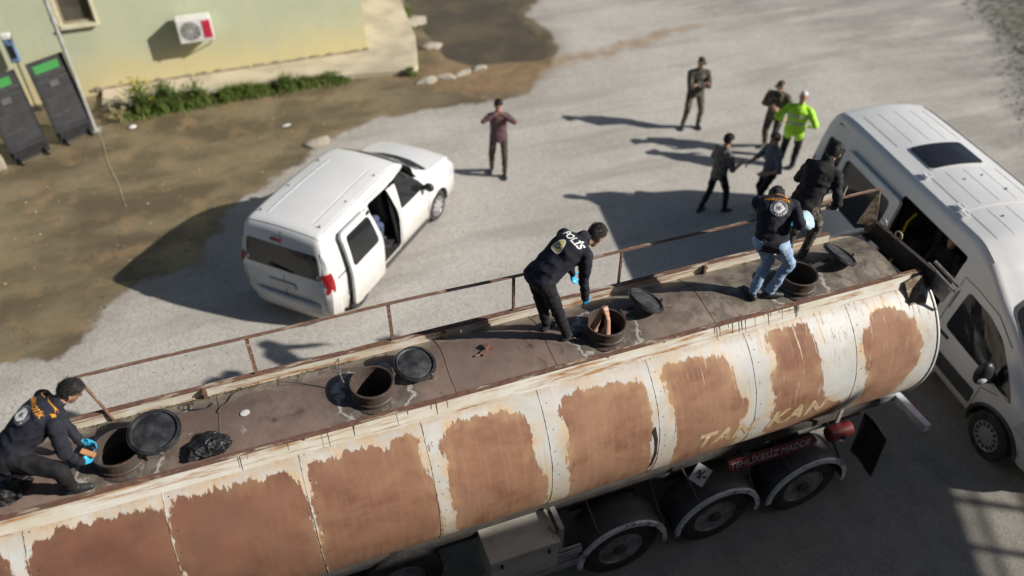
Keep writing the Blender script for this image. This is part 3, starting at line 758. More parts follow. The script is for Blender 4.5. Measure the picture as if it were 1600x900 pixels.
# welded seams
M_seam = peeling('seam_paint', (.52, .51, .47), (.36, .33, .28), (.2, .1, .05), (.1, .06, .04), .54, 9)
for x in SEAMS:
    mb = MB()
    def sp(u, v, x=x):
        a = lerp(DECK - .5, -DECK - 178, v); return shellp(x + (u - .5) * .013 + .003 * noise.noise((v * 30, x, 0)), a, RT + (.0035 if 0 < u < 1 else -.004))
    mb.grid(sp, 3, 80); obj('weld_seam', mb, M_seam, tk, True)
    sc = MB()
    for k in range(9): sc.ell(shellp(x + .05 + .01 * (k % 3), 60 - k * 11 + 3 * math.sin(k * 5 + x), RT), (.006, .006, .006), 6, 4)
    tag(obj('rivets', sc, M_black, tk), kind='stuff')

# torn dark hole low on one plate
mb = MB(); hv_ = [(3.27, 18), (3.31, 21), (3.335, 12), (3.34, 0), (3.325, -12), (3.29, -16), (3.3, -4), (3.305, 8)]
mb.add([shellp(x, a, RT + .006) for x, a in hv_] + [shellp(3.315, a, RT + .006) for a in (12, 2, -8)], [(0, 1, 2, 8), (2, 3, 9, 8), (3, 4, 10, 9), (4, 5, 10), (5, 6, 10), (6, 9, 10), (6, 7, 9), (7, 8, 9), (7, 0, 8)]); obj('torn_hole', mb, simple('hole_dark', (.02, .016, .013), .9), tk)
# walkway: the crown of the tank with the round hatch openings cut out
b = MatB('walkway_plate')
xyz = b.sep()
c1 = b.mix(b.ramp(b.noise(1.3, 6, .6), .35, .68), (.19, .133, .107), (.135, .093, .075))
c1 = b.mix(b.math('MULTIPLY', b.ramp(b.noise(6, 6, .65), .5, .72), .6), c1, (.105, .08, .066))
# grime to the rear end
gr = b.ramp(b.math('ADD', xyz[0], b.math('MULTIPLY', b.math('SUBTRACT', b.noise(1.6, 6), .5), 2.4)), 2.2, 5.2)
c1 = b.mix(b.math('MULTIPLY', gr, .85), c1, b.mix(b.ramp(b.noise(5, 7, .68), .38, .62), (.24, .21, .165), (.085, .07, .056)))
# pale crust along the far upstand
cr = b.ramp(b.math('ADD', xyz[1], b.math('MULTIPLY', b.math('SUBTRACT', b.noise(3.5, 7, .65), .5), .5)), .22, .42)
c1 = b.mix(b.math('MULTIPLY', cr, .8), c1, b.mix(b.ramp(b.noise(9, 5), .4, .6), (.34, .31, .25), (.24, .215, .165)))
wh = b.ramp(b.noise(3.2, 8, .72, None, .6), .63, .68)
c1 = b.mix(b.math('MULTIPLY', wh, .5), c1, (.4, .37, .32))
dk = b.ramp(b.noise(2.4, 7, .66, None, .8), .55, .66)
c1 = b.mix(b.math('MULTIPLY', dk, .8), c1, (.04, .033, .028))
# spilt residue round each hatch neck
dist = None
for hx, hy in HATCH:
    dx = b.math('SUBTRACT', xyz[0], hx); dy = b.math('SUBTRACT', xyz[1], hy)
    d = b.math('SQRT', b.math('ADD', b.math('MULTIPLY', dx, dx), b.math('MULTIPLY', dy, dy)))
    dist = d if dist is None else b.math('MINIMUM', dist, d)
dn = b.math('ADD', dist, b.math('MULTIPLY', b.math('SUBTRACT', b.noise(5, 6, .65), .5), .45))
c1 = b.mix(b.math('MULTIPLY', b.ramp(dn, .62, .3), .8), c1, b.mix(b.ramp(b.noise(8, 5), .4, .65), (.06, .054, .045), (.13, .12, .1)))
cr2 = b.ramp(b.math('ABSOLUTE', b.math('SUBTRACT', dn, .36)), .035, .0)
c1 = b.mix(b.math('MULTIPLY', cr2, .65), c1, (.5, .47, .42))
b.col(c1); b.rough(b.ramp(b.noise(4, 5), .35, .7, .5, .9)); b.bump(b.noise(22, 6), .4, .006)
M_deck = b.m
ym = .45
def crown(x, y): return (x, y, ZC + math.sqrt(RT * RT - y * y))
mb = MB()
xc = [X0]
for hx, hy in HATCH: xc += [hx - .25, hx + .25]
xc.append(XD)
def band(x0, x1):
    n = max(2, int((x1 - x0) / .25)); mb.grid(lambda u, v: crown(lerp(x0, x1, u), lerp(-ym, ym, v)), n, 14)
for i in range(0, len(xc), 2): band(xc[i], xc[i + 1])
for hx, hy in HATCH:       # ring between the square cell and the hole
    n = 48; outer = []; inner = []
    for k in range(n):
        t = 2 * PI * k / n; c, s = math.cos(t), math.sin(t)
        inner.append((hx + HR * .93 * c, hy + HR * .93 * s))
        q = []
        if abs(c) > 1e-9: q.append(.25 / abs(c))
        if s > 1e-9: q.append((ym - hy) / s)
        if s < -1e-9: q.append((-ym - hy) / s)
        m = min(q); outer.append((hx + m * c, hy + m * s))
    mb.add([crown(*p) for p in inner] + [crown(*(lerp(p[0], q[0], .5), lerp(p[1], q[1], .5))) for p, q in zip(inner, outer)] + [crown(*p) for p in outer],
           [(r*n+k, r*n+(k+1) % n, (r+1)*n+(k+1) % n, (r+1)*n+k) for r in range(2) for k in range(n)])
dk_o = obj('walkway', mb, M_deck, tk, True)
for x in (-3.75, -.92, 1.33, 2.42, 4.3):
    obj('plate_joint', MB().tube([crown(x + .01 * math.sin(y * 9), y) for y in np.linspace(-.44, .44, 12)], .006, 5), M_deck, tk, True)

# dished ends
def cap(x, s, mat):
    prof = []
    for k in range(13):
        t = k / 12 * PI / 2; prof.append((RT * .995 * math.cos(t), s * .2 * math.sin(t)))
    prof[-1] = (0, s * .2)
    m2 = MB(); m2.lathe(prof, 64, Matrix.Translation((x, 0, ZC)) @ Matrix.Rotation(PI/2, 4, 'Y'))
    return obj('end_cap', m2, mat, tk, True)
M_cap = peeling('end_paint', (.66, .64, .58), (.55, .52, .45), (.25, .12, .07), (.18, .085, .05), .55, 3)
cap(XD - .01, 1, M_cap); cap(X0 + .012, -1, M_cap)
mb = MB(); mb.lathe([(RT + .012, -.012), (RT + .016, .0), (RT + .012, .012), (RT - .004, .014), (RT - .004, -.014)], 72, Matrix.Translation((X1, 0, ZC)) @ Matrix.Rotation(PI/2, 4, 'Y'), True)
obj('end_rim', mb, simple('rim_white', (.74, .73, .69), .5, (.6, .56, .48), 5), tk, True)

# upstands on both sides of the walkway
M_rail = peeling('upstand_rust', (.55, .5, .4), (.45, .38, .28), (.17, .085, .055), (.11, .06, .042), .44, 5, streak=(.5, 3, 3))
M_up = peeling('upstand_paint', (.62, .61, .55), (.54, .5, .4), (.42, .25, .1), (.24, .12, .055), .58, 4, streak=(.35, 3, 5))
for s in (-1, 1):
    e = 6.95 if s < 0 else 6.4
    y = s * .455; z0 = ZC + math.sqrt(RT**2 - y*y) - .02
    mb = MB()
    N_ = 60
    def zt(x): return .004 * noise.noise((x * 1.3, s, 2))
    for k in range(N_):
        xa, xb = lerp(X0, e, k / N_), lerp(X0, e, (k + 1) / N_)
        pa = [(y, z0 + zt(xa)), (y + s*.1, z0 - .05), (y + s*.014, z0 + .135), (y, z0 + .135)]
        pb = [(y, z0 + zt(xb)), (y + s*.1, z0 - .05), (y + s*.014, z0 + .135), (y, z0 + .135)]
        mb.add([(xa, *p) for p in pa] + [(xb, *p) for p in pb], [(i, (i+1) % 4, 4 + (i+1) % 4, 4 + i) for i in range(4)])
    up = obj('upstand', mb, M_up, tk, 25)
    obj('upstand_flange', MB().grid(lambda u, v: (lerp(X0, e, u), y + s * (.062 * v - .008) + .004 * noise.noise((u * 23, 4, s)), z0 + .14 + .003 * noise.noise((u * 40, 1, s))), 70, 1), M_rail, tk, solid=.007)
    obj('weld_bead', MB().tube([(x, y + s * .102, z0 - .05 + .004 * noise.noise((x * 9, 0, 0))) for x in np.linspace(X0, e, 120)], .011, 5), M_rail, tk, True)
    if s > 0:
        for x in (-4.4, -1.03, 1.43, 4.62): obj('bracket', MB().box((x, y - .03, z0 + .07), (.035, .05, .16)).box((x, y - .05, z0 + .13), (.05, .03, .02)), M_rail, tk, bevel=.003)
    else:
        for x in (-.2, 2.94, 3.6): obj('bracket', MB().box((x, y - .02, z0 + .1), (.02, .03, .06)), M_rail, tk)
# old marks on the near upstand
M_mark = simple('dark_runs', (.045, .035, .025), .8)
rnd = random.Random(5)
for x0, x1, n in ((4.2, 5.3, 26), (-.9, .1, 6), (.2, 1.4, 7)):
    mb = MB()
    for k in range(n):
        x = rnd.uniform(x0, x1); w_ = rnd.uniform(.004, .014); h_ = rnd.uniform(.25, 1)
        yy = lambda v: -.455 - .0165 - .086 * (v * h_) - .0015; zz_ = lambda v: z0 + .13 - .185 * v * h_
        mb.add([(x, yy(0), zz_(0)), (x + w_, yy(0), zz_(0)), (x + w_ * .6, yy(1), zz_(1)), (x + w_ * .2, yy(1), zz_(1))], [(0, 1, 2, 3)])
    tag(obj('oil_run', mb, M_mark, tk), kind='stuff')

# far handrail
def rz_off(x): return .012 * math.sin(x * .8 + 1) + .006 * math.sin(x * 2.3)
RX = [-2.03, -.53, .88, 2.24, 3.52, 7.04]
ry = .50
zr = 3.76
M_hand = peeling('handrail_rust', (.5, .42, .3), (.4, .32, .22), (.19, .105, .07), (.13, .075, .052), .43, 7, streak=(.5, 4, 4))
rl = obj('handrail', MB().tube([(x, ry + rz_off(x + 2), zr + rz_off(x)) for x in np.linspace(RX[0] - .02, RX[-1], 60)], .001, 4), M_hand, tk)
mb = MB()
for i in range(60):
    xa, xb = lerp(RX[0] - .03, RX[-1], i / 60), lerp(RX[0] - .03, RX[-1], (i + 1) / 60)
    pr = lambda x: [(x, ry + rz_off(x+2) + a, zr + rz_off(x) + c) for a, c in ((-.022, .006), (.022, .006), (.022, -.03), (.015, -.03), (.015, 0), (-.022, 0))]
    mb.add(pr(xa) + pr(xb), [(k, (k+1) % 6, 6 + (k+1) % 6, 6 + k) for k in range(6)])
rl.data = mb.mesh('handrail', M_hand)
for k, x in enumerate(RX[1:-1]):
    mb = MB(); mb.bar((x, ry - .01, 3.17), (x, ry + rz_off(x+2), zr + rz_off(x) - .002), .035, .006, (1, 0, 0)); mb.bar((x + .016, ry + .008, 3.17), (x + .016, ry + rz_off(x+2) + .015, zr + rz_off(x) - .004), .006, .035, (1, 0, 0))
    obj('post', mb, M_hand, rl)
mb = MB(); mb.bar((RX[0] + .14, ry - .06, 3.17), (RX[0], ry, zr - .01), .045, .012, (1, 0, 0)); obj('end_post', mb, M_hand, rl)
# rear gusset and cross plate
M_gus = peeling('gusset_rust', (.42, .37, .28), (.34, .29, .21), (.2, .14, .09), (.13, .09, .06), .5, 8)
mb = MB(); mb.add([(7.02, ry + .005, zr), (6.82, ry + .0, 3.3), (7.02, ry - .12, 3.3), (7.04, ry + .02, zr), (6.84, ry + .02, 3.3), (7.04, ry - .1, 3.3)], [(0, 1, 2), (5, 4, 3), (0, 3, 4, 1), (1, 4, 5, 2), (2, 5, 3, 0)])
obj('gusset_and_shadow_plate', mb, M_gus, tk)
mb = MB()
mb.box((7.04, -.03, 3.2), (.012, 1.16, .28)); mb.box((7.03, -.03, 3.344), (.05, 1.16, .008))
obj('rear_plate', mb, peeling('rear_plate_shade_paint', (.035, .035, .038), (.028, .028, .03), (.04, .03, .025), (.025, .02, .018), .5, 4), tk)  # near-black colour puts the shade of the inner face into the paint
obj('recess_dark_sheet', MB().box((6.9, 0, 2.98), (.3, 1.2, .02)), M_black, tk)  # black sheet added so that the recess behind the walkway looks dark
for y in (.33, .05):
    obj('lifting_ring', MB().tube([(7.06, y + .055 * math.cos(a), 3.37 + .055 * math.sin(a)) for a in np.linspace(-.3, PI + .3, 14)], .009, 6), simple('ring_steel%d' % int(y*100), (.55, .5, .42), .5, metal=.4), tk, True)
# near end of the cross plate: open steel bracket
mb = MB(); mb.bar((7.07, -.46, 3.33), (7.07, -.9, 3.27), .03, .03); mb.bar((7.17, -.46, 3.33), (7.17, -.9, 3.27), .03, .03); mb.bar((7.07, -.9, 3.27), (7.17, -.9, 3.27), .03, .03); mb.bar((7.17, -.9, 3.27), (7.15, -.88, 2.98), .03, .012); mb.bar((7.06, -.5, 3.2), (7.06, -.86, 3.14), .01, .2)
obj('ladder_bracket', mb, M_steel, tk)
mb = MB(); mb.add([(6.72, -.53, 3.2), (6.95, -.53, 3.26), (6.95, -.72, 2.98), (6.72, -.72, 2.99)], [(0, 1, 2, 3)]); obj('gusset_and_shadow_plate', mb, M_gus, tk, solid=.008)  # this near-side plate stands in for the bracket's shadow on the shell
# cream box and rod beyond the handrail
o = obj('document_box', MB().box((6.55, ry + .28, 3.52), (.3, .05, .2)).box((6.5, ry + .25, 3.55), (.03, .02, .03)), simple('cream_box', (.52, .48, .38), .6, (.4, .36, .28), 6), tk, bevel=.008)
obj('rod', MB().cyl((6.45, ry + .02, 3.56), (6.85, ry + .36, 3.62), .009, n=8), M_steel, tk, True)

# hatches
M_neck = peeling('hatch_neck', (.07, .06, .055), (.05, .045, .042), (.1, .06, .042), (.05, .036, .03), .5, 7)
M_lid = simple('hatch_lid', (.018, .019, .021), .38, (.06, .06, .064), 9, bump=.25, bscale=22)
lids = [(.33, .02, 11, -80), (.47, .14, 15, -50), (.56, .17, 26, 4), (.68, .15, 27, 0)]
for k, (hx, hy) in enumerate(HATCH):
    zt_ = 3.415 if k else 3.40
    mb = MB(); R0 = HR if k else HR * 1.03
    mb.lathe([(R0 - .012, 2.9), (R0 - .012, zt_), (R0 + .006, zt_ + .006), (R0 + .012, zt_), (R0 + .012, zt_ - .02), (R0, zt_ - .028), (R0, zt_ - .12), (R0 + .01, zt_ - .13), (R0 + .01, zt_ - .15), (R0, zt_ - .16), (R0, 3.24), (R0 + .03, 3.215), (R0 + .03, 3.12), (R0, 3.1), (R0, 2.9)], 56, closed=True)
    nk = obj('hatch', mb, M_neck, tk, 35, loc=(hx, hy, 0))
    ox, oy, tilt, az = lids[k]
    lb = MB(); RL = HR * (1.12 if k == 0 else 1.02)
    prof = [(0, .02), (RL * .3, .018), (RL * .6, .01), (RL * .75, .006), (RL * .82, .0), (RL * .86, .004), (RL * .88, .022), (RL * .93, .022), (RL * .95, .006), (RL, .012), (RL + .005, .004), (RL + .005, -.018), (RL - .006, -.018), (RL - .01, -.006), (0, -.006)]
    Mx = Matrix.Rotation(math.radians(az), 4, 'Z') @ Matrix.Rotation(math.radians(tilt), 4, 'Y') @ Matrix.Rotation(PI, 4, 'X')
    zl = (3.27, 3.26, 3.26, 3.25)[k] + math.sin(math.radians(tilt)) * RL + (.14 if k == 0 else .05)
    lid_prof = [(r, -z) for r, z in prof]
    lb.lathe(lid_prof[::-1], 56, Matrix.Translation((ox, oy, zl)) @ Matrix.Rotation(math.radians(az), 4, 'Z') @ Matrix.Rotation(math.radians(tilt), 4, 'Y') @ Matrix.Rotation(PI, 4, 'X'))
    obj('lid', lb, M_lid, nk, 35)
    hb = MB(); hb.bar((HR, oy * .5, zt_ - .03), (ox - .16, oy * .8, zl - .02), .05, .014); hb.cyl((HR + .02, oy * .5 - .05, zt_ - .02), (HR + .02, oy * .5 + .05, zt_ - .02), .014, n=10); hb.bar((HR - .01, oy*.5, 3.28), (HR + .02, oy*.5, zt_ - .02), .03, .03, (0, 1, 0))
    obj('hinge', hb, M_neck, nk)
    cb = MB(); cb.cyl((ox + RL * .95 * math.cos(math.radians(az)), oy + RL * .95 * math.sin(math.radians(az)), zl - .1), (ox + RL * 1.02 * math.cos(math.radians(az)), oy + RL * 1.02 * math.sin(math.radians(az)), zl - .04), .016, n=8); obj('latch', cb, M_steel, nk)
    if k in (1, 2):      # clamping handle standing up beside the neck
        h2 = MB(); base = Vector((-.24, .08, 3.3)); top = Vector((-.3, .2, 3.58)); h2.tube([base, base.lerp(top, .55)], .008, 6)
        m_ = base.lerp(top, .55); dd = Vector((.05, .06, 0)); h2.tube([m_, top + dd * .9, top - dd * .9], .007, 6, True); h2.tube([m_, top], .006, 6)
        if k == 1: obj('clamp_handle', h2, M_steel, nk)
        else: obj('clamp_handle', MB().tube([(-.31, -.02, 3.27), (-.36, .0, 3.3), (-.42, .02, 3.28)], .009, 6), M_steel, nk)

# ------------------------------------------------------------------ chassis and running gear
M_chas = simple('chassis_paint', (.05, .05, .052), .7, (.085, .07, .055), 6, bump=.2, bscale=30)
M_galv = simple('galvanised', (.42, .43, .45), .5, (.3, .3, .3), 7, metal=.3)
for s in (-1, 1):
    mb = MB(); mb.box((.4, s * .52, 1.0), (13, .014, .32)); mb.box((.4, s * .52, 1.167), (13, .14, .016)); mb.box((.4, s * .52, .833), (13, .14, .016)); obj('chassis_rail', mb, M_chas, tk)
for x in (-5.5, -3.2, -1.0, 1.2, 3.7, 5.0, 6.3):
    obj('cross_member', MB().box((x, 0, 1.02), (.12, 1.0, .2)), M_chas, tk)
    for s in (-1, 1):
        mb = MB(); mb.add([(x - .05, s*.53, 1.17), (x + .05, s*.53, 1.17), (x + .05, s*1.0, 1.86), (x - .05, s*1.0, 1.86), (x - .05, s*.56, 1.17), (x + .05, s*.56, 1.17), (x + .05, s*1.03, 1.86), (x - .05, s*1.03, 1.86)], [(0,1,2,3), (7,6,5,4), (0,4,5,1), (1,5,6,2), (2,6,7,3), (3,7,4,0)]); obj('tank_saddle', mb, M_chas, tk)
# lower side angle running under the near side of the tank
for s in (-1, 1):
    mb = MB(); mb.box((.3, s * .74, 1.30), (13.2, .05, .02)); mb.box((.3, s * .77, 1.255), (13.2, .01, .09)); obj('side_angle', mb, M_chas, tk)

def tyre_mesh(R=.5, W=.3):
    prof = [(R*.56, -W*.42), (R*.62, -W*.5), (R*.84, -W*.5), (R*.95, -W*.45), (R, -W*.38)]
    for k in range(4):
        z = -W*.38 + W*.76 * (k + .5) / 4
        prof += [(R, z - .028), (R - .012, z - .02), (R - .012, z + .02), (R, z + .028)] if k < 3 else []
    prof += [(R, W*.38), (R*.95, W*.45), (R*.84, W*.5), (R*.62, W*.5), (R*.56, W*.42)]
    pr = sorted(prof[5:-5], key=lambda p: p[1]); prof = prof[:5] + pr + prof[-5:]
    return prof
M_rim = simple('wheel_rim', (.33, .34, .36), .5, (.14, .13, .12), 5, metal=.3)
def build_wheel(parent, x, ysign):
    R, W = .5, .3
    tr_ = Matrix.Translation((x, ysign * 1.0, R)) @ Matrix.Rotation(PI/2 if ysign < 0 else -PI/2, 4, 'X')
    mb = MB(); mb.lathe(tyre_mesh(R, W), 56, tr_, True); wh_ = obj('wheel', mb, M_rubber, parent, 30)
    mb = MB(); mb.lathe([(R*.57, W*.44), (R*.585, W*.47), (R*.54, W*.47), (R*.5, W*.3), (R*.47, W*.1), (R*.36, W*.12), (R*.34, W*.34), (R*.2, W*.36), (R*.19, W*.2), (0, W*.2)], 48, tr_); obj('rim', mb, M_rim, wh_, 30)
    mb = MB(); mb.lathe([(R*.18, W*.2), (R*.18, W*.5), (R*.14, W*.56), (0, W*.57)], 24, tr_)
    for k in range(10):
        a = 2*PI*k/10; mb.cyl(tr_ @ Vector((R*.275*math.cos(a), R*.275*math.sin(a), W*.34)), tr_ @ Vector((R*.275*math.cos(a), R*.275*math.sin(a), W*.44)), .014, n=6)
    obj('hub', mb, M_chas, wh_, 30)
M_mg = simple('mudguard', (.045, .047, .055), .6, (.07, .065, .06), 5, bump=.2, bscale=12)
M_edge = peeling('mudguard_white', (.62, .64, .68), (.5, .52, .56), (.06, .06, .07), (.04, .04, .05), .6, 8)
AX = [3.05, 4.36, 5.67]
for x in AX:
    obj('axle', MB().cyl((x, -1.0, .5), (x, 1.0, .5), .07, n=14), M_chas, tk, True)
    for s in (-1, 1):
        build_wheel(tk, x, s)
        mb = MB()
        def mg(u, v, x=x, s=s):
            a = lerp(PI * 1.02, -.02 * PI, u); return (x + .585 * math.cos(a), s * lerp(.74, 1.2, v), .5 + .58 * math.sin(a) + (.0))
        mb.grid(mg, 28, 3); g_ = obj('mudguard', mb, M_mg, tk, True, solid=.006)
        mb = MB()
        for i in range(28):
            for (ra, rb, ya, yb) in ((.53, .59, 1.206, 1.206), (.59, .59, 1.206, 1.17)):
                a0, a1 = lerp(PI*1.02, -.02*PI, i/28), lerp(PI*1.02, -.02*PI, (i+1)/28)
                mb.add([(x + ra*math.cos(a0), s*ya, .5 + ra*math.sin(a0)), (x + ra*math.cos(a1), s*ya, .5 + ra*math.sin(a1)), (x + (rb+.004)*math.cos(a1), s*yb, .5 + (rb+.004)*math.sin(a1)), (x + (rb+.004)*math.cos(a0), s*yb, .5 + (rb+.004)*math.sin(a0))], [(0,1,2,3)])
        obj('white_edge', mb, M_edge, g_)
        for dx in (-.35, .62):
            obj('stay', MB().cyl((x + dx * .9, s * .55, 1.1), (x + dx * .92, s * 1.14, .5 + .58 * math.sqrt(max(.05, 1 - (dx*.92/.585)**2)) if abs(dx*.92) < .58 else .62), .018, n=8), M_chas, tk, True)
    for s in (-1, 1): obj('leaf_spring', MB().box((x, s * .52, .72), (.9, .09, .06)), M_chas, tk)

# tool box, side guard, signs
M_tool = peeling('tool_box_paint', (.5, .49, .44), (.42, .4, .34), (.25, .16, .09), (.2, .12, .07), .62, 3)
tbx = obj('tool_box', MB().box((1.78, -.95, 1.0), (.8, .5, .52)), M_tool, tk, bevel=.012)
mb = MB(); mb.box((1.78, -.95, 1.267), (.83, .53, .014)); mb.box((1.78, -1.213, 1.235), (.83, .012, .06)); obj('box_lid', mb, M_tool, tbx, bevel=.004)
mb = MB(); mb.box((1.5, -1.225, 1.15), (.03, .02, .06)); mb.box((2.06, -1.225, 1.15), (.03, .02, .06)); obj('box_catch', mb, M_black, tbx)
for x in (-2.6, -.45, -.3, 2.24):
    obj('guard_upright', MB().box((x, -1.12, 1.02), (.06, .03, .72)).box((x, -.98, 1.36), (.06, .3, .03)), M_galv, tk, bevel=.003)
for z in (.86, .62):
    obj('side_guard', MB().box((.2, -1.16, z), (4.6, .03, .11)).box((.2, -1.14, z + .05), (4.6, .05, .01)), M_galv, tk, bevel=.003)
spare = Matrix.Translation((.45, -.72, .85)) @ Matrix.Rotation(PI/2, 4, 'X')
mb = MB(); mb.lathe(tyre_mesh(.48, .28), 48, spare, True); sw = obj('spare_wheel', mb, M_rubber, tk, 30)
mb = MB(); mb.lathe([(.27, .1), (.25, .03), (.12, .03), (.1, .08), (0, .08)], 40, spare); obj('rim', mb, M_rim, sw, 30)
for x in (-4.9,):
    for s in (-.7, .7): obj('landing_leg', MB().box((x, s, .65), (.13, .13, 1.1)).box((x, s, .06), (.3, .3, .03)), M_chas, tk, bevel=.01)

M_board = simple('dark_red_board', (.13, .014, .02), .5, (.08, .012, .016), 5)
M_lw = simple('sign_white', (.62, .62, .62), .5, (.5, .5, .5), 9)
bo = obj('sign_board', MB().box((5.08, -1.0, 1.29), (1.22, .02, .17), Matrix.Rotation(math.radians(-18), 3, 'X')), M_board, tk, bevel=.004)
tm = textmesh('TEHLİKESİZ MADDE', .125, .12, .003, 1.0, .0)
tm.transform(Matrix.Translation((5.06, -1.013, 1.294)) @ Matrix.Rotation(math.radians(90 - 18), 4, 'X')); tm.materials.clear(); tm.materials.append(simple('faded_white', (.4, .36, .36), .6, (.3, .26, .26), 9)); obj('lettering', tm, None, bo)
ds_ = obj('hazard_diamond', MB().prism([(-.165, 0), (0, -.165), (.165, 0), (0, .165)], -.006, .006, Matrix.Translation((4.08, -1.0, 1.33)) @ Matrix.Rotation(math.radians(62), 4, 'X')), simple('diamond_grey', (.42, .42, .45), .6, (.34, .34, .36), 9), tk)
mb = MB(); Mh = Matrix.Translation((4.08, -1.0, 1.33)) @ Matrix.Rotation(math.radians(62), 4, 'X')
for a, c, w_ in (((-.06, -.02), (.07, .03), .02), ((-.02, -.05), (.0, .07), .022), ((.02, -.03), (.07, -.06), .018), ((-.05, .03), (-.02, .06), .016)):
    p = Mh @ Vector((*a, .008)); q = Mh @ Vector((*c, .008)); mb.bar(p, q, w_, .003, Mh.to_3x3() @ Vector((0, 0, 1)))
obj('hazard_symbol', mb, M_black, ds_)
ex = obj('extinguisher_box', MB().cyl((5.9, -1.0, 1.28), (6.24, -1.0, 1.31), .1, n=20), simple('red_plastic_box', (.17, .014, .02), .5, (.11, .01, .014), 4), tk, 40, bevel=.03)
obj('box_catch', MB().box((6.07, -1.1, 1.3), (.05, .03, .06)), M_black, ex, bevel=.005)
obj('hanger', MB().box((6.1, -.9, 1.5), (.05, .02, .3)), M_galv, tk)
# rear bumper, mud flap, hose connection
rb = obj('rear_bumper', MB().box((7.5, .02, .9), (.1, 2.3, .13)), simple('bumper_white', (.6, .62, .66), .5, (.42, .43, .46), 6), tk, bevel=.006)
for s in (-1, 1):
    obj('bumper_post', MB().bar((6.75, s * .52, 1.0), (7.46, s * .52, .92), .08, .12), M_galv, tk, bevel=.004)
    mb = MB(); mb.grid(lambda u, v: (6.78 + .05 * v + .02 * math.sin(u * 5), s * lerp(.72, 1.18, u), lerp(1.05, .22, v)), 6, 8); obj('mud_flap', mb, M_black, tk, True, solid=.008)
obj('chain_hook', MB().tube([(7.52 + .04 * math.cos(a), -1.12, .78 + .05 * math.sin(a)) for a in np.linspace(0, 5, 12)], .009, 6), M_steel, tk, True)
obj('tail_lamp', MB().box((7.57, -.9, .9), (.03, .3, .1)), M_red, tk, bevel=.008); obj('tail_lamp', MB().box((7.57, .9, .9), (.03, .3, .1)), M_red, tk, bevel=.008)
for i in range(3):
    y = -.62 + .1 * i
    obj('discharge_pipe', MB().tube([(-1.0 + i * 2.2, y * .6, 1.2), (-1.0 + i * 2.2 + .4, y, .98), (6.2, y, .95 - .02 * i)], .05, 10), M_chas, tk, True)

# ------------------------------------------------------------------ things lying on the walkway
def deckz(x, y): return ZC + math.sqrt(max(.01, RT * RT - (y - YC) ** 2))
b = MatB('black_bin_bag'); b.col(b.mix(b.noise(8, 3), (.012, .012, .013), (.022, .022, .024))).rough(.22); b.bump(b.noise(26, 5, .6, None, 1.2), .9, .02); M_bag = b.m
def bag(name, label, x, y, rx, ry_, rzz, rot, seed):
    mb = MB(); mb.ell((0, 0, rzz * .75), (rx, ry_, rzz), 44, 26)
    vs = []
    for v in mb.v:
        p = Vector(v); n_ = noise.noise((p.x*9 + seed, p.y*9, p.z*9)) * .34 + abs(noise.noise((p.x*24, p.y*24 + seed, p.z*24))) * -.42 + noise.noise((p.x*4, p.y*4, seed)) * .75
        p2 = p * (1 + n_); p2.z = max(0.004, p2.z); vs.append(tuple(p2))
    mb.v = vs
    o = obj(name, mb, M_bag, None, 60, loc=(x, y, deckz(x, y) + .003), rot=(0, 0, rot)); return tag(o, label, 'bag')
bag('bin_bag', 'crumpled black plastic bag against the near upstand right of the first hatch', -1.06, 5.25, .22, .13, .06, .25, 3)
bag('bin_bag', 'shiny black plastic bag on the walkway under the crouching officer', -2.66, 5.32, .19, .13, .09, .5, 11)
# thin wire coiled by the far upstand
pts = []
for t in np.linspace(0, 1, 70):
    a = t * 4 * PI; pts.append((-1.25 + .45 * (t - .5) + .1 * math.cos(a), 5.86 + .06 * math.sin(a) - .1 * abs(t - .6), 0))
pts = [(p[0], p[1], deckz(p[0], p[1]) + .008 + .02 * abs(math.sin(i * .3))) for i, p in enumerate(pts)]
o = obj('loose_wire', MB().tube(pts, .005, 5), M_black, None, True); tag(o, 'thin black wire lying in loops beside the far upstand', 'wire')
pts = [(-.93 + .02*i, 5.66 + .028 * i + .02 * math.sin(i), 0) for i in range(12)]; pts = [(p[0], p[1], deckz(p[0], p[1]) + .008) for p in pts]
o = obj('bent_stick', MB().tube(pts, .007, 5), simple('stick', (.09, .06, .04), .8), None, True); tag(o, 'dark bent stick on the walkway right of the wire loops', 'stick')
mb = MB(); mb.box((0, 0, .012), (.16, .06, .02)); mb.box((.03, .04, .03), (.08, .05, .03)); mb.bar((-.08, 0, .02), (-.15, .03, .01), .02, .012)
o = obj('rusty_bracket', mb, M_rail, None, bevel=.004, loc=(1.78, 5.56, deckz(1.78, 5.56)), rot=(0, 0, .4)); tag(o, 'small rusty iron bracket lying between the second and third hatches', 'bracket')
mb = MB(); mb.ell((0, 0, .004), (.05, .04, .006), 12, 5); o = obj('paper_scrap', mb, M_lw, None, True, loc=(-.68, 5.57, deckz(-.68, 5.57)), rot=(0, .1, .5)); tag(o, 'small whitish scrap stuck to the brown walkway left of the second hatch', 'scrap')
def moss(n, seed):
    r = random.Random(seed); mb = MB()
    for _ in range(n):
        x = r.choice([r.gauss(-.7, .15), r.gauss(.2, .3), r.gauss(-1.6, .3), r.gauss(-1.7, .5)]); y = 5.98 + r.gauss(0, .018); z = deckz(x, y)
        for j in range(3):
            a = r.uniform(0, 2*PI); h = r.uniform(.01, .04); mb.add([(x - .004, y, z), (x + .004, y, z), (x + .03*math.cos(a), y - abs(.02*math.sin(a)), z + h)], [(0, 1, 2)])
    o = bpy.data.objects.new('moss', mb.mesh('moss', simple('moss_green', (.14, .13, .05), .9), clean=False)); col.objects.link(o); return tag(o, 'moss and grass growing in the corner of the far upstand', 'moss', kind='stuff')
moss(350, 3)
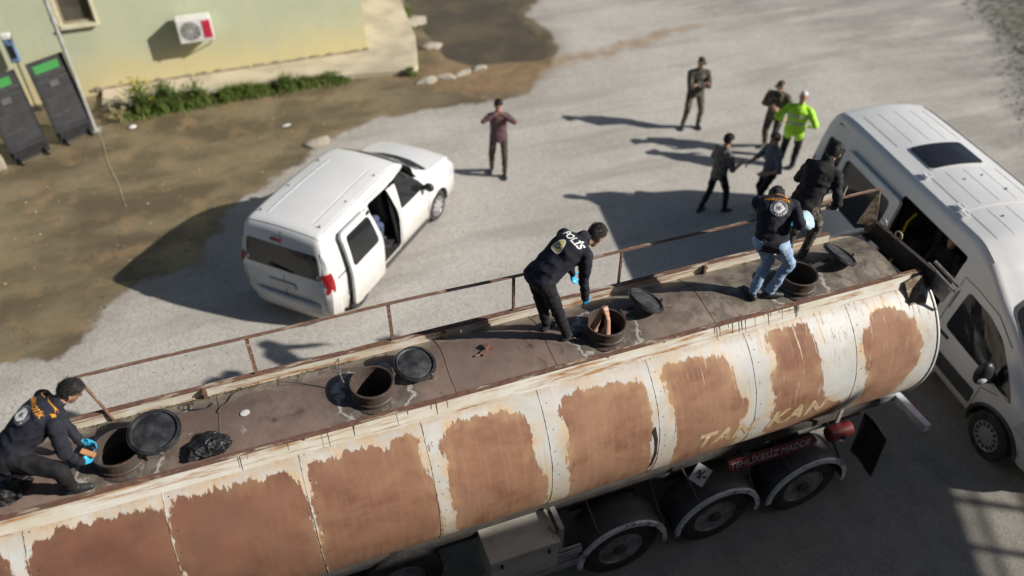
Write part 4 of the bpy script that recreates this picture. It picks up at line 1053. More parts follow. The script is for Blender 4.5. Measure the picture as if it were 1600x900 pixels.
# ------------------------------------------------------------------ vehicles: closed lofted bodies, openings cut by booleans
def catmull(xs_, ys_, x):
    n = len(xs_)
    if x <= xs_[0]: return ys_[0]
    if x >= xs_[-1]: return ys_[-1]
    i = max(k for k in range(n) if xs_[k] <= x); i = min(i, n - 2)
    h = xs_[i+1] - xs_[i]; t = (x - xs_[i]) / h
    def slope(k):   # monotone
        if k <= 0 or k >= n - 1: return 0.0 if 0 < k < n-1 else ((ys_[1]-ys_[0])/(xs_[1]-xs_[0]) if k <= 0 else (ys_[-1]-ys_[-2])/(xs_[-1]-xs_[-2]))
        d0 = (ys_[k]-ys_[k-1])/(xs_[k]-xs_[k-1]); d1 = (ys_[k+1]-ys_[k])/(xs_[k+1]-xs_[k])
        return 0.0 if d0 * d1 <= 0 else 2*d0*d1/(d0+d1)
    m0, m1 = slope(i) * h, slope(i+1) * h
    return (2*t**3-3*t*t+1)*ys_[i] + (t**3-2*t*t+t)*m0 + (-2*t**3+3*t*t)*ys_[i+1] + (t**3-t*t)*m1

def loft_body(name, st, step, mat):
    """st: stations (x, zbottom, w_low, z_belt, w_belt, z_roof, w_roof, crown)"""
    xs_ = [s[0] for s in st]; cols_ = list(zip(*st))
    X = list(np.arange(xs_[0], xs_[-1], step)) + [xs_[-1]]
    rows = []
    for x in X:
        zb, wl, zm, wm, zr_, wr, cr = [catmull(xs_, cols_[k], x) for k in range(1, 8)]
        zr_ = max(zr_, zm + .01)
        rr = min(.14, (zr_ - zm) * .45, wr * .4)
        pts = [(0, zb), (wl * .8, zb), (wl * .96, zb + .03), (wl, zb + .1), (lerp(wl, wm, .5) + .015, lerp(zb + .1, zm, .45)), (lerp(wl, wm, .8) + .018, lerp(zb + .1, zm, .8)), (wm, zm)]
        for k in range(1, 4): pts.append((lerp(wm, wr, k / 4 * .9) + .012 * math.sin(PI * k / 4), lerp(zm, zr_ - rr, k / 4)))
        for k in range(7):
            a = k / 6 * PI / 2; pts.append((wr - rr + rr * math.cos(a), zr_ - rr + rr * math.sin(a)))
        c0 = wr - rr
        for k in range(1, 6):
            t = k / 5; pts.append((c0 * (1 - t), zr_ + cr * (1 - (1 - t) ** 2)))
        rows.append((x, pts))
    n = len(rows[0][1]); vs = []; ring = 2 * n - 2
    for x, pts in rows:
        full = [(x, p[0], p[1]) for p in pts] + [(x, -p[0], p[1]) for p in pts[-2:0:-1]]
        vs += full
    fs = []
    for j in range(len(rows) - 1):
        for i in range(ring):
            k = (i + 1) % ring; fs.append((j*ring+i, j*ring+k, (j+1)*ring+k, (j+1)*ring+i))
    fs += [tuple(range(ring - 1, -1, -1)), tuple((len(rows)-1)*ring + i for i in range(ring))]
    mb = MB(); mb.add(vs, fs)
    return mb.mesh(name, mat)

def boolean(me, cutters, mats):
    """subtract cutter meshes (each keeps its own material) from a closed mesh"""
    o = bpy.data.objects.new('tmp', me); col.objects.link(o); tmp = [o]
    for c in cutters:
        co = bpy.data.objects.new('cut', c); col.objects.link(co); tmp.append(co)
        m = o.modifiers.new('b', 'BOOLEAN'); m.operation = 'DIFFERENCE'; m.solver = 'EXACT'; m.object = co
        try: m.material_mode = 'TRANSFER'
        except Exception: pass
    r = evalmesh(o)
    for t in tmp: bpy.data.objects.remove(t)
    return r

def bvh_of(me):
    return BVHTree.FromPolygons([v.co.copy() for v in me.vertices], [tuple(p.vertices) for p in me.polygons])

def rounded(poly, r, n=4):
    out = []; N_ = len(poly)
    for i in range(N_):
        p = Vector(poly[i]); a = (Vector(poly[i-1]) - p); c = (Vector(poly[(i+1) % N_]) - p)
        k = min(r, a.length * .45, c.length * .45); p0 = p + a.normalized() * k; p1 = p + c.normalized() * k
        for j in range(n + 1):
            t = j / n; out.append(tuple(p0.lerp(p, t).lerp(p.lerp(p1, t), t)))
    return out

def resample(poly, d):
    out = []
    for i in range(len(poly)):
        a = Vector(poly[i]); c = Vector(poly[(i+1) % len(poly)]); n = max(1, int((c - a).length / d))
        for k in range(n): out.append(tuple(a.lerp(c, k / n)))
    return out

def patch(name, bvh, poly, axis, sgn, off, mat, parent, rad=.05, thick=.012, rings=6, far=6, shift=(0, 0, 0)):
    """a panel that follows the body surface: outline given in the plane across `axis`, projected on to the body"""
    pl = resample(rounded(poly, rad), .05); n = len(pl); cx = sum(p[0] for p in pl)/n; cy = sum(p[1] for p in pl)/n
    def pr(a, c):
        if axis == 'y': o_, d = Vector((a, sgn * far, c)), Vector((0, -sgn, 0))
        elif axis == 'x': o_, d = Vector((sgn * far, a, c)), Vector((-sgn, 0, 0))
        else: o_, d = Vector((a, c, far)), Vector((0, 0, -1))
        hit, nrm, _, _ = bvh.ray_cast(o_, d, 20)
        if hit is None:
            near_, nrm, _, _ = bvh.find_nearest(o_ + d * (far - .8)); hit = near_
        if nrm.dot(d) > 0: nrm = -nrm
        return hit + nrm * off, nrm
    vs = []; ns = []
    for k in range(rings):
        t = 1 - k / rings
        for p in pl:
            v, q = pr(lerp(cx, p[0], t), lerp(cy, p[1], t)); vs.append(v); ns.append(q)
    v, q = pr(cx, cy); vs.append(v); ns.append(q)
    fs = []
    for k in range(rings - 1):
        for i in range(n): j = (i + 1) % n; fs.append((k*n+i, k*n+j, (k+1)*n+j, (k+1)*n+i))
    fs += [((rings-1)*n+i, (rings-1)*n+(i+1) % n, rings*n) for i in range(n)]
    # rim turned inwards so that the panel has an edge
    b0 = len(vs)
    for i in range(n): vs.append(vs[i] - ns[i] * thick)
    fs += [(i, b0 + i, b0 + (i+1) % n, (i+1) % n) for i in range(n)]
    mb = MB(); mb.add([Vector(v) + Vector(shift) for v in vs], fs)
    return obj(name, mb, mat, parent, 35)

def line_on(name, bvh, pts, axis, sgn, r, mat, parent, far=6, close=False):
    pl = []
    for i in range(len(pts) - (0 if close else 1)):
        a = Vector(pts[i]); c = Vector(pts[(i+1) % len(pts)]); n = max(1, int((c - a).length / .06))
        for k in range(n): pl.append(a.lerp(c, k / n))
    if not close: pl.append(Vector(pts[-1]))
    out = []
    for p in pl:
        if axis == 'y': o_, d = Vector((p[0], sgn * far, p[1])), Vector((0, -sgn, 0))
        elif axis == 'x': o_, d = Vector((sgn * far, p[0], p[1])), Vector((-sgn, 0, 0))
        else: o_, d = Vector((p[0], p[1], far)), Vector((0, 0, -1))
        h, nn, _, _ = bvh.ray_cast(o_, d, 20)
        if h is not None: out.append(h)
    if len(out) > 2: return obj(name, MB().tube(out, r, 5, close), mat, parent, True)

def car_wheel(parent, x, y, R, W, spokes, mat_cover, steer=0):
    s = 1 if y > 0 else -1
    tr_ = Matrix.Translation((x, y, R)) @ Matrix.Rotation(-PI/2 * s, 4, 'X') @ Matrix.Rotation(steer, 4, 'Y')
    mb = MB(); mb.lathe([(R*.62, -W/2), (R*.7, -W*.52), (R*.9, -W*.5), (R*.98, -W*.4), (R, -W*.2), (R, W*.2), (R*.98, W*.4), (R*.9, W*.5), (R*.7, W*.52), (R*.62, W/2)], 48, tr_, True); w_ = obj('wheel', mb, M_rubber, parent, 30)
    mb = MB(); mb.lathe([(R*.63, W*.46), (R*.655, W*.5), (R*.6, W*.5), (R*.55, W*.44), (R*.3, W*.5), (R*.12, W*.53), (0, W*.53)], 48, tr_); rm = obj('rim', mb, mat_cover, w_, 30)
    mb = MB()
    for k in range(spokes):
        a = 2*PI*k/spokes; c = Vector((R*.47*math.cos(a), R*.47*math.sin(a), W*.475)); Mr = Matrix.Rotation(a, 4, 'Z')
        mb.prism([(-R*.075, -R*.03), (R*.075, -R*.045), (R*.075, R*.045), (-R*.075, R*.03)], -.004, .012, tr_ @ Matrix.Translation(c) @ Mr)
    tag(obj('rim_slots', mb, M_gap, rm), kind='stuff')
    return w_

def seat(parent, x, y, z, mat, rz=0, w=.46):
    Mr = Matrix.Rotation(rz, 3, 'Z')
    s = obj('seat', MB().box((x, y, z + .42) , (.48, w, .16), Mr).box(Vector((x, y, z + .17)), (.36, w * .7, .34), Mr), mat, parent, bevel=.05, seg=3)
    obj('backrest', MB().box(Vector((x, y, z + .8)) + Mr @ Vector((-.26, 0, 0)), (.13, w, .66), Mr @ Matrix.Rotation(math.radians(-9), 3, 'Y')), mat, s, bevel=.045, seg=3)
    obj('headrest', MB().box(Vector((x, y, z + 1.22)) + Mr @ Vector((-.32, 0, 0)), (.1, w * .55, .2), Mr), mat, s, bevel=.04, seg=3)
    return s
M_seat = simple('seat_cloth', (.06, .06, .065), .9, (.04, .04, .045), 20)
M_cover = simple('wheel_cover', (.42, .42, .43), .4, (.34, .34, .34), 5, metal=.3)
M_trim = simple('grey_bumper_plastic', (.05, .05, .052), .6, (.065, .065, .065), 8)
M_lens = simple('clear_lens', (.55, .56, .58), .1, (.5, .5, .52), 6)

# ---- small white van-bodied car; local x forwards from the rear bumper, y to its left
CAR = thing('white_car', 'white high-roofed car with its side sliding door open', 'car', (-.06, 10.42, 0), math.radians(45.5))
st = [(0.0, .36, .72, .95, .80, 1.0, .70, .0), (.03, .3, .80, 1.0, .85, 1.12, .74, .01), (.08, .28, .84, 1.02, .87, 1.5, .74, .02), (.16, .26, .86, 1.05, .875, 1.735, .735, .03), (.3, .24, .865, 1.06, .88, 1.79, .735, .035), (.8, .22, .87, 1.06, .885, 1.81, .74, .04),
      (1.6, .2, .87, 1.05, .885, 1.82, .735, .045), (2.2, .2, .87, 1.05, .885, 1.80, .72, .045), (2.6, .2, .87, 1.04, .88, 1.72, .70, .05), (2.95, .2, .87, 1.02, .875, 1.5, .69, .06), (3.22, .2, .87, 1.02, .875, 1.26, .71, .07), (3.42, .2, .87, 1.01, .875, 1.14, .78, .06),
      (3.7, .2, .87, .99, .87, 1.10, .79, .055), (4.0, .21, .86, .93, .855, 1.05, .77, .05), (4.22, .23, .83, .85, .82, .98, .72, .04), (4.36, .26, .77, .74, .76, .86, .65, .03), (4.43, .3, .7, .62, .68, .7, .58, .02), (4.45, .34, .62, .54, .6, .6, .5, .01)]
cme = loft_body('car_body', st, .06, [M_white])
cb_ = bvh_of(cme)
cuts = []
for wx in (.78, 3.52):
    for s in (-1, 1):
        cuts.append(MB().cyl((wx, s * .55, .31), (wx, s * 1.05, .31), .37, n=40).mesh('c', [M_black]))
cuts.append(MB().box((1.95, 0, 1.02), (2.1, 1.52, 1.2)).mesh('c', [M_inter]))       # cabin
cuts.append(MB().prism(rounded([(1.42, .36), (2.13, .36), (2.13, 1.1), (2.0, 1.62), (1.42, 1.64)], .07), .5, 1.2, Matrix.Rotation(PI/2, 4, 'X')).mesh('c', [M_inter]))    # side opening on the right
r_ = boolean(cme, cuts, None); shade(r_, 32)
body = obj('body', r_, None, CAR)
S = -1
# glass: front door, rear quarter under the slid door, left side, screens
for s in (-1, 1):
    patch('front_window', cb_, [(2.24, 1.07), (3.1, 1.03), (2.98, 1.2), (2.62, 1.58), (2.27, 1.62)], 'y', s, .003, M_glass, CAR, .05)
patch('side_window', cb_, [(1.3, 1.07), (2.1, 1.07), (2.08, 1.6), (1.32, 1.62)], 'y', 1, .003, M_glass, CAR, .07)
patch('side_window', cb_, [(.35, 1.08), (1.2, 1.08), (1.18, 1.6), (.5, 1.6)], 'y', 1, .003, M_glass, CAR, .09)
patch('rear_screen', cb_, [(-.72, 1.06), (.72, 1.06), (.67, 1.5), (-.67, 1.5)], 'x', -1, .004, M_glass, CAR, .07, far=3)
obj('rear_wiper', MB().bar((-.012, .25, 1.13), (.0, -.2, 1.08), .025, .015), M_black, CAR)
ws = [(2.66, -.62), (3.28, -.66), (3.38, -.3), (3.4, 0), (3.38, .3), (3.28, .66), (2.66, .62), (2.6, .3), (2.58, 0), (2.6, -.3)]
patch('windscreen', cb_, ws, 'z', 1, .004, M_glass, CAR, .06, rings=8)
patch('cowl', cb_, [(3.3, -.66), (3.42, -.3), (3.44, 0), (3.42, .3), (3.3, .66), (3.46, .7), (3.57, .3), (3.59, 0), (3.57, -.3), (3.46, -.7)], 'z', 1, .002, M_black, CAR, .02, rings=3)
obj('high_brake_lamp', MB().box((.085, .08, 1.6), (.03, .2, .045), Matrix.Rotation(math.radians(12), 3, 'Y')), simple('dark_red_lens', (.14, .012, .015), .3), CAR, bevel=.01)
for s in (-1, 1):
    patch('tail_lamp', cb_, [(.0, .82), (.14, .84), (.16, 1.0), (.15, 1.2), (.04, 1.18)], 'y', s, .006, M_red, CAR, .03, rings=4)
    patch('headlamp', cb_, [(4.0, .7), (4.36, .62), (4.36, .78), (4.02, .9)], 'y', s, .005, M_lens, CAR, .04, rings=4)
    obj('mirror', MB().ell((3.02, s * 1.0, 1.08), (.07, .1, .085), 14, 9).bar((3.02, s * .86, 1.02), (3.02, s * .96, 1.05), .05, .04), M_black, CAR, True)
    for wx in (.78, 3.52):
        arch = MB(); pts = [(wx + .385 * math.cos(a), 0, .31 + .385 * math.sin(a)) for a in np.linspace(-.12, PI + .12, 30)]
        pts2 = []
        for p in pts:
            h, nn, _, _ = cb_.ray_cast(Vector((p[0], s * 4, max(.28, p[2]))), Vector((0, -s, 0)), 8); pts2.append((p[0], (h.y if h else s * .87), p[2]))
        arch.tube(pts2, .018, 6); obj('wheel_arch_lip', arch, M_white, CAR, True)
        car_wheel(CAR, wx, s * .77, .31, .2, 9, M_cover)
    line_on('door_gap', cb_, [(2.18, .3), (2.18, 1.2), (2.14, 1.68), (2.3, 1.7), (2.7, 1.62), (3.08, 1.2), (3.18, 1.0), (3.14, .4)], 'y', s, .006, M_gap, CAR)
    obj('sill', MB().bar((1.2, s * .875, .26), (3.1, s * .875, .26), .03, .1), M_trim, CAR, bevel=.01)
    line_on('roof_gutter', cb_, [(.3, s * .66), (1.2, s * .665), (2.4, s * .64)], 'z', 1, .004, M_gap, CAR)
    for x in (.42, 1.15, 2.0): obj('roof_plug', MB().cyl((x, s * .56, 1.8), (x, s * .56, 1.842), .012, n=8), M_gap, CAR)
obj('door_handle', MB().box((2.38, -.905, .98), (.14, .03, .03)), M_white, CAR, bevel=.01)
for y in (-.4, .4):
    line_on('roof_rib', cb_, [(.42, y), (1.3, y), (2.1, y * .95)], 'z', 1, .006, M_white, CAR)
    line_on('roof_groove', cb_, [(.42, y * 1.08), (1.3, y * 1.08), (2.1, y * 1.02)], 'z', 1, .0035, M_gap, CAR)
line_on('roof_rear_gap', cb_, [(.2, -.68), (.2, 0), (.2, .68)], 'z', 1, .006, M_gap, CAR)
line_on('tailgate_split', cb_, [(.0, .5), (.0, .98)], 'x', -1, .006, M_gap, CAR, far=3); line_on('tailgate_split', cb_, [(.0, 1.52), (.0, 1.74)], 'x', -1, .006, M_gap, CAR, far=3)
for s in (-1, 1): line_on('tailgate_gap', cb_, [(s * .76, .55), (s * .77, 1.0), (s * .72, 1.6)], 'x', -1, .005, M_gap, CAR, far=3)
obj('rear_bumper', MB().grid(lambda u, v: (-.05 + .3 * (abs(2*u-1) ** 6), lerp(-.89, .89, u) , lerp(.28, .56, v)), 20, 3), M_white, CAR, True, solid=.03)
obj('number_plate', MB().box((-.02, .05, .78), (.012, .52, .11)), M_lw, CAR)
obj('grille', MB().box((4.44, 0, .46), (.03, .9, .14)), M_black, CAR, bevel=.02)
# sliding door pushed back along the right side
DO = Vector((-.74, -.11, 0))
dp = [(1.40, .33), (2.13, .33), (2.15, 1.1), (2.02, 1.66), (1.42, 1.68)]
dsd = patch('sliding_door', cb_, [(1.2, .3), (2.13, .3), (2.15, 1.1), (2.03, 1.68), (1.24, 1.69)], 'y', -1, .006, M_white, CAR, .09, thick=.05, shift=DO)
w_ = patch('window', cb_, [(1.3, 1.06), (2.06, 1.06), (1.98, 1.59), (1.33, 1.6)], 'y', -1, .010, M_glass, dsd, .08, shift=DO)
obj('inner_trim', MB().box((1.68 + DO.x, -.85 + DO.y, .7), (.8, .03, .7)), M_inter, dsd)
obj('door_handle', MB().box((2.02 + DO.x, -.9 + DO.y, 1.0), (.12, .03, .03)), M_white, dsd, bevel=.01)
obj('hinge_arm', MB().box((2.0 + DO.x, -.83, 1.62), (.08, .1, .05)), M_black, dsd)
line_on('door_track', cb_, [(.25, 1.02), (1.35, 1.02)], 'y', -1, .012, M_gap, CAR)
line_on('upper_track', cb_, [(1.36, 1.7), (2.1, 1.7)], 'y', -1, .006, M_gap, CAR)
obj('pillar_trim', MB().bar((2.14, -.84, .36), (2.06, -.73, 1.6), .03, .05), M_black, CAR)
obj('cabin_floor', MB().box((1.95, 0, .44), (2.05, 1.5, .03)), M_inter, CAR)
seat(CAR, 1.35, -.38, .42, M_seat); seat(CAR, 1.35, .32, .42, M_seat); seat(CAR, 2.35, -.36, .42, M_seat); seat(CAR, 2.35, .36, .42, M_seat)

# ---- white minibus; local x forwards from the rear, y to its left (the doors are on the right)
BUS = thing('white_minibus', 'white minibus with dark roof hatch and open side door beside the tank', 'minibus', (10.5, 9.9, 0), math.radians(-98.3))
st = [(0, .45, .86, 1.1, .92, 1.6, .80, .0), (.04, .38, .93, 1.1, .97, 2.0, .80, .02), (.12, .35, .96, 1.1, .99, 2.28, .80, .05), (.3, .33, .98, 1.1, 1.0, 2.42, .82, .07), (.8, .32, .99, 1.1, 1.01, 2.46, .83, .08), (2.0, .3, .99, 1.1, 1.015, 2.47, .835, .085),
      (4.0, .3, .99, 1.1, 1.015, 2.47, .835, .085), (4.4, .3, .99, 1.1, 1.01, 2.34, .83, .09), (4.7, .3, .99, 1.1, 1.01, 2.12, .81, .10), (4.9, .3, .99, 1.1, 1.01, 1.97, .80, .10), (5.15, .3, .99, 1.1, 1.0, 1.83, .79, .11), (5.5, .3, .98, 1.1, .99, 1.6, .80, .12), (5.85, .3, .97, 1.08, .98, 1.36, .83, .12),
      (6.05, .3, .96, 1.05, .96, 1.24, .84, .1), (6.3, .3, .93, .98, .92, 1.1, .8, .08), (6.52, .32, .86, .86, .84, .96, .7, .05), (6.64, .36, .76, .74, .74, .8, .62, .03), (6.7, .42, .64, .64, .62, .68, .52, .01)]
bme = loft_body('bus_body', st, .08, [M_white])
bb_ = bvh_of(bme)
cuts = []
for wx in (2.0, 5.78):
    for s in (-1, 1): cuts.append(MB().cyl((wx, s * .6, .36), (wx, s * 1.2, .36), .43, n=40).mesh('c', [M_black]))
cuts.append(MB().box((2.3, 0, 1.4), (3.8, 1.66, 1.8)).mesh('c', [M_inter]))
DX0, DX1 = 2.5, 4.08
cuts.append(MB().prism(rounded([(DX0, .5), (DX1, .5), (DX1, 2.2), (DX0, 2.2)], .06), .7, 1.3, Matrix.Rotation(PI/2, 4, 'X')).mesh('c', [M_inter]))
r_ = boolean(bme, cuts, None); shade(r_, 32)
obj('body', r_, None, BUS)
patch('roof_hatch', bb_, [(1.75, -.44), (2.37, -.44), (2.37, .46), (1.75, .46)], 'z', 1, .022, simple('hatch_glass', (.012, .012, .018), .15, (.02, .02, .026), 3), BUS, .07, thick=.03)
patch('hatch_frame', bb_, [(1.72, -.47), (2.4, -.47), (2.4, .49), (1.72, .49)], 'z', 1, .008, M_white, BUS, .08, thick=.012)
for s in (-1, 1):
    patch('rear_side_window', bb_, [(.34, 1.2), (1.32, 1.2), (1.32, 2.02), (.34, 2.02)], 'y', s, .003, M_glass, BUS, .09)
    patch('mid_side_window', bb_, [(1.46, 1.2), (2.44, 1.2), (2.44, 2.02), (1.46, 2.02)], 'y', s, .003, M_glass, BUS, .09)
    patch('cab_window', bb_, [(4.36, 1.16), (5.5, 1.1), (5.85, 1.06), (5.15, 1.6), (4.8, 1.76), (4.4, 1.84)], 'y', s, .003, M_glass, BUS, .08)
    car_wheel(BUS, 2.0, s * .9, .36, .23, 14, M_cover); car_wheel(BUS, 5.78, s * .9, .36, .23, 14, M_cover)
    obj('mirror', MB().ell((5.42, s * 1.2, 1.3), (.09, .13, .2), 16, 12).bar((5.42, s * .98, 1.12), (5.42, s * 1.14, 1.16), .07, .07), M_black, BUS, True)
    obj('mirror_indicator', MB().ell((5.49, s * 1.24, 1.24), (.03, .07, .06), 10, 7), M_lens, BUS, True)
    line_on('cab_door_gap', bb_, [(4.22, .36), (4.22, 1.96), (4.5, 1.94), (4.9, 1.82), (5.3, 1.58)], 'y', s, .006, M_gap, BUS)
    line_on('wing_gap', bb_, [(5.32, .5), (5.34, .9), (5.62, 1.02)], 'y', s, .006, M_gap, BUS)
    obj('door_handle', MB().box((4.42, s * 1.02, 1.05), (.2, .04, .045)), M_black, BUS, bevel=.012)
    patch('side_moulding', bb_, [(2.5, .5), (5.28, .5), (5.28, .72), (2.5, .72)] if s > 0 else [(4.16, .5), (5.28, .5), (5.28, .76), (4.16, .76)], 'y', s, .012, M_trim, BUS, .03, rings=4)
    patch('headlamp', bb_, [(6.02, .82), (6.5, .72), (6.5, .86), (6.1, 1.08)], 'y', s, .006, M_lens, BUS, .04, rings=4)
    patch('tail_lamp', bb_, [(.03, .9), (.14, .9), (.14, 1.5), (.03, 1.5)], 'y', s, .006, M_red, BUS, .02, rings=4)
    line_on('roof_gutter', bb_, [(.4, s * .73), (2.5, s * .745), (4.4, s * .74)], 'z', 1, .012, M_gap if s > 0 else M_white, BUS)
    for wx in (2.0, 5.78):
        pts2 = []
        for a in np.linspace(-.25, PI + .25, 30):
            p = (wx + .45 * math.cos(a), .36 + .45 * math.sin(a)); h, nn, _, _ = bb_.ray_cast(Vector((p[0], s * 4, max(.34, p[1]))), Vector((0, -s, 0)), 8); pts2.append((p[0], (h.y if h else s * .98), p[1]))
        obj('wheel_arch', MB().tube(pts2, .032, 6), M_trim, BUS, True)
for y in (-.56, -.3, 0.0, .3, .56):
    for x0, x1 in ((.6, 1.62), (2.5, 3.35), (3.5, 4.1)):
        if abs(y) > .5 or x0 > 2 or True: line_on('roof_rib', bb_, [(x0, y), ((x0 + x1)/2, y), (x1, y)], 'z', 1, .004, M_white if abs(y) < .5 else M_gap, BUS)
line_on('roof_seam', bb_, [(3.42, -.78), (3.42, 0), (3.42, .78)], 'z', 1, .011, M_white, BUS)
for x, y in ((2.5, -.62), (3.34, -.62), (3.5, -.66)):
    obj('roof_mount', MB().box((x, y, 2.52), (.16, .05, .02)).box((x, y + .05, 2.527), (.1, .02, .02)), M_white, BUS, bevel=.004)
for x, y in ((2.75, -.15), (2.7, .18), (3.7, -.2), (3.1, .3)): obj('roof_plug', MB().cyl((x, y, 2.5), (x, y, 2.562), .015, n=8), M_gap, BUS)
wsb = [(4.98, -.66), (5.9, -.74), (6.02, -.45), (6.06, 0), (6.02, .45), (5.9, .74), (4.98, .66), (4.9, .4), (4.87, 0), (4.9, -.4)]
patch('windscreen_rubber', bb_, [(4.92, -.69), (5.96, -.78), (6.1, -.45), (6.14, 0), (6.1, .45), (5.96, .78), (4.92, .69), (4.84, .4), (4.81, 0), (4.84, -.4)], 'z', 1, .003, M_black, BUS, .08, rings=8)
patch('windscreen', bb_, wsb, 'z', 1, .007, M_glass, BUS, .08, rings=8)
line_on('bonnet_gap', bb_, [(6.12, -.84), (6.4, -.72), (6.5, -.3), (6.5, .3), (6.4, .72), (6.12, .84)], 'z', 1, .007, M_gap, BUS)
obj('front_bumper', MB().grid(lambda u, v: (6.74 - .5 * abs(2*u-1) ** 3, lerp(-.95, .95, u), lerp(.3, .62, v)), 24, 3), M_trim, BUS, True, solid=.03)
obj('grille', MB().box((6.66, 0, .76), (.06, .8, .14)), M_black, BUS, bevel=.02)
patch('rear_screen', bb_, [(-.7, 1.2), (.7, 1.2), (.66, 1.95), (-.66, 1.95)], 'x', -1, .004, M_glass, BUS, .08, far=3)
obj('rear_bumper', MB().box((-.04, 0, .5), (.14, 1.9, .2)), M_trim, BUS, bevel=.04)
# sliding door pushed back
DO = Vector((-1.5, -.10, 0))
dsd = patch('sliding_door', bb_, [(DX0 - .02, .46), (DX1 + .02, .46), (DX1 + .02, 2.14), (DX0 - .02, 2.14)], 'y', -1, .006, M_white, BUS, .09, thick=.06, shift=DO)
patch('window', bb_, [(DX0 + .12, 1.2), (DX1 - .16, 1.2), (DX1 - .16, 2.02), (DX0 + .12, 2.02)], 'y', -1, .010, M_glass, dsd, .1, shift=DO)
obj('door_handle', MB().box((DX1 - .1 + DO.x, -1.03 + DO.y, 1.05), (.05, .04, .2)), M_black, dsd, bevel=.012)
obj('inner_trim', MB().box(((DX0 + DX1)/2 + DO.x, -.96 + DO.y, .8), (1.2, .03, .6)), M_inter, dsd)
line_on('door_track', bb_, [(.6, 1.12), (2.75, 1.12)], 'y', -1, .014, M_gap, BUS)
obj('door_sill', MB().box(((DX0+DX1)/2, -.9, .5), (1.28, .2, .04)), M_trim, BUS)
obj('side_step', MB().box(((DX0+DX1)/2 + .3, -1.04, .34), (1.9, .12, .05)), simple('step_white', (.6, .6, .6), .5), BUS, bevel=.01)
obj('grab_rail', MB().tube([(DX0 + .1, -.72, .75), (DX0 + .1, -.74, 1.3), (DX0 + .13, -.74, 1.75), (DX0 + .2, -.7, 1.95)], .018, 10), simple('yellow_rail', (.72, .48, .03), .4), BUS, True)
obj('cabin_floor', MB().box((2.7, 0, .52), (4.5, 1.64, .03)), M_inter, BUS)
for x in (1.2, 2.05, 2.95): 
    for y in (-.5, .1, .58): seat(BUS, x if y > -.3 else x, y, .5, M_seat, 0, .44) if not (x > 2.5 and y < 0) else None
# ------------------------------------------------------------------ people: one continuous body surface each
def ik(a, c, l1, l2, pole):
    a, c, pole = Vector(a), Vector(c), Vector(pole); d = c - a; L = d.length; u = d.normalized()
    if L > (l1 + l2) * .995: return a + d * (l1 / (l1 + l2))
    x = (l1*l1 - l2*l2 + L*L) / (2*L); h = math.sqrt(max(0, l1*l1 - x*x)); p = pole - u * pole.dot(u)
    return a + u * x + (p.normalized() * h if p.length > 1e-6 else Vector((0, 0, 0)))

def cloth(name, c, c2=None, rough=.85, scale=14, bump=.35):
    return simple(name, c, rough, c2, scale, bump=bump, bscale=55, bdist=.006, spec=.25)
def camo(name, a, b_, c):
    b = MatB(name); v = b.noise(9, 3, .55); v2 = b.noise(13, 3, .5, b.mapping((1.3, 1.1, .9)))
    x = b.mix(b.ramp(v, .47, .5), a, b_); x = b.mix(b.ramp(v2, .55, .575), x, c); b.col(x).rough(.9); b.bump(b.noise(50, 4), .3, .005); return b.m
M_skin = simple('skin', (.47, .27, .19), .55, (.40, .22, .15), 9)
M_hair = simple('dark_hair', (.011, .0095, .009), .75, (.017, .015, .013), 30, bump=.25, bscale=70)
M_eye = simple('eye', (.02, .015, .012), .2)
M_navy = cloth('navy_jacket', (.017, .019, .028), (.026, .028, .038))
M_blackt = cloth('black_trousers', (.014, .014, .017), (.024, .023, .026))
M_jeans = cloth('pale_jeans', (.22, .34, .52), (.36, .47, .62), .85, 7)
M_shoe = simple('dark_shoe', (.02, .02, .023), .6, (.04, .04, .042), 12)
M_sole = simple('white_sole', (.6, .6, .58), .7)
M_glove = simple('blue_glove', (.03, .36, .62), .45, (.05, .46, .72), 12)
M_camo = camo('camouflage', (.12, .105, .07), (.055, .05, .035), (.2, .17, .115))
M_camo2 = camo('camouflage_dark', (.085, .08, .06), (.04, .038, .03), (.14, .12, .09))

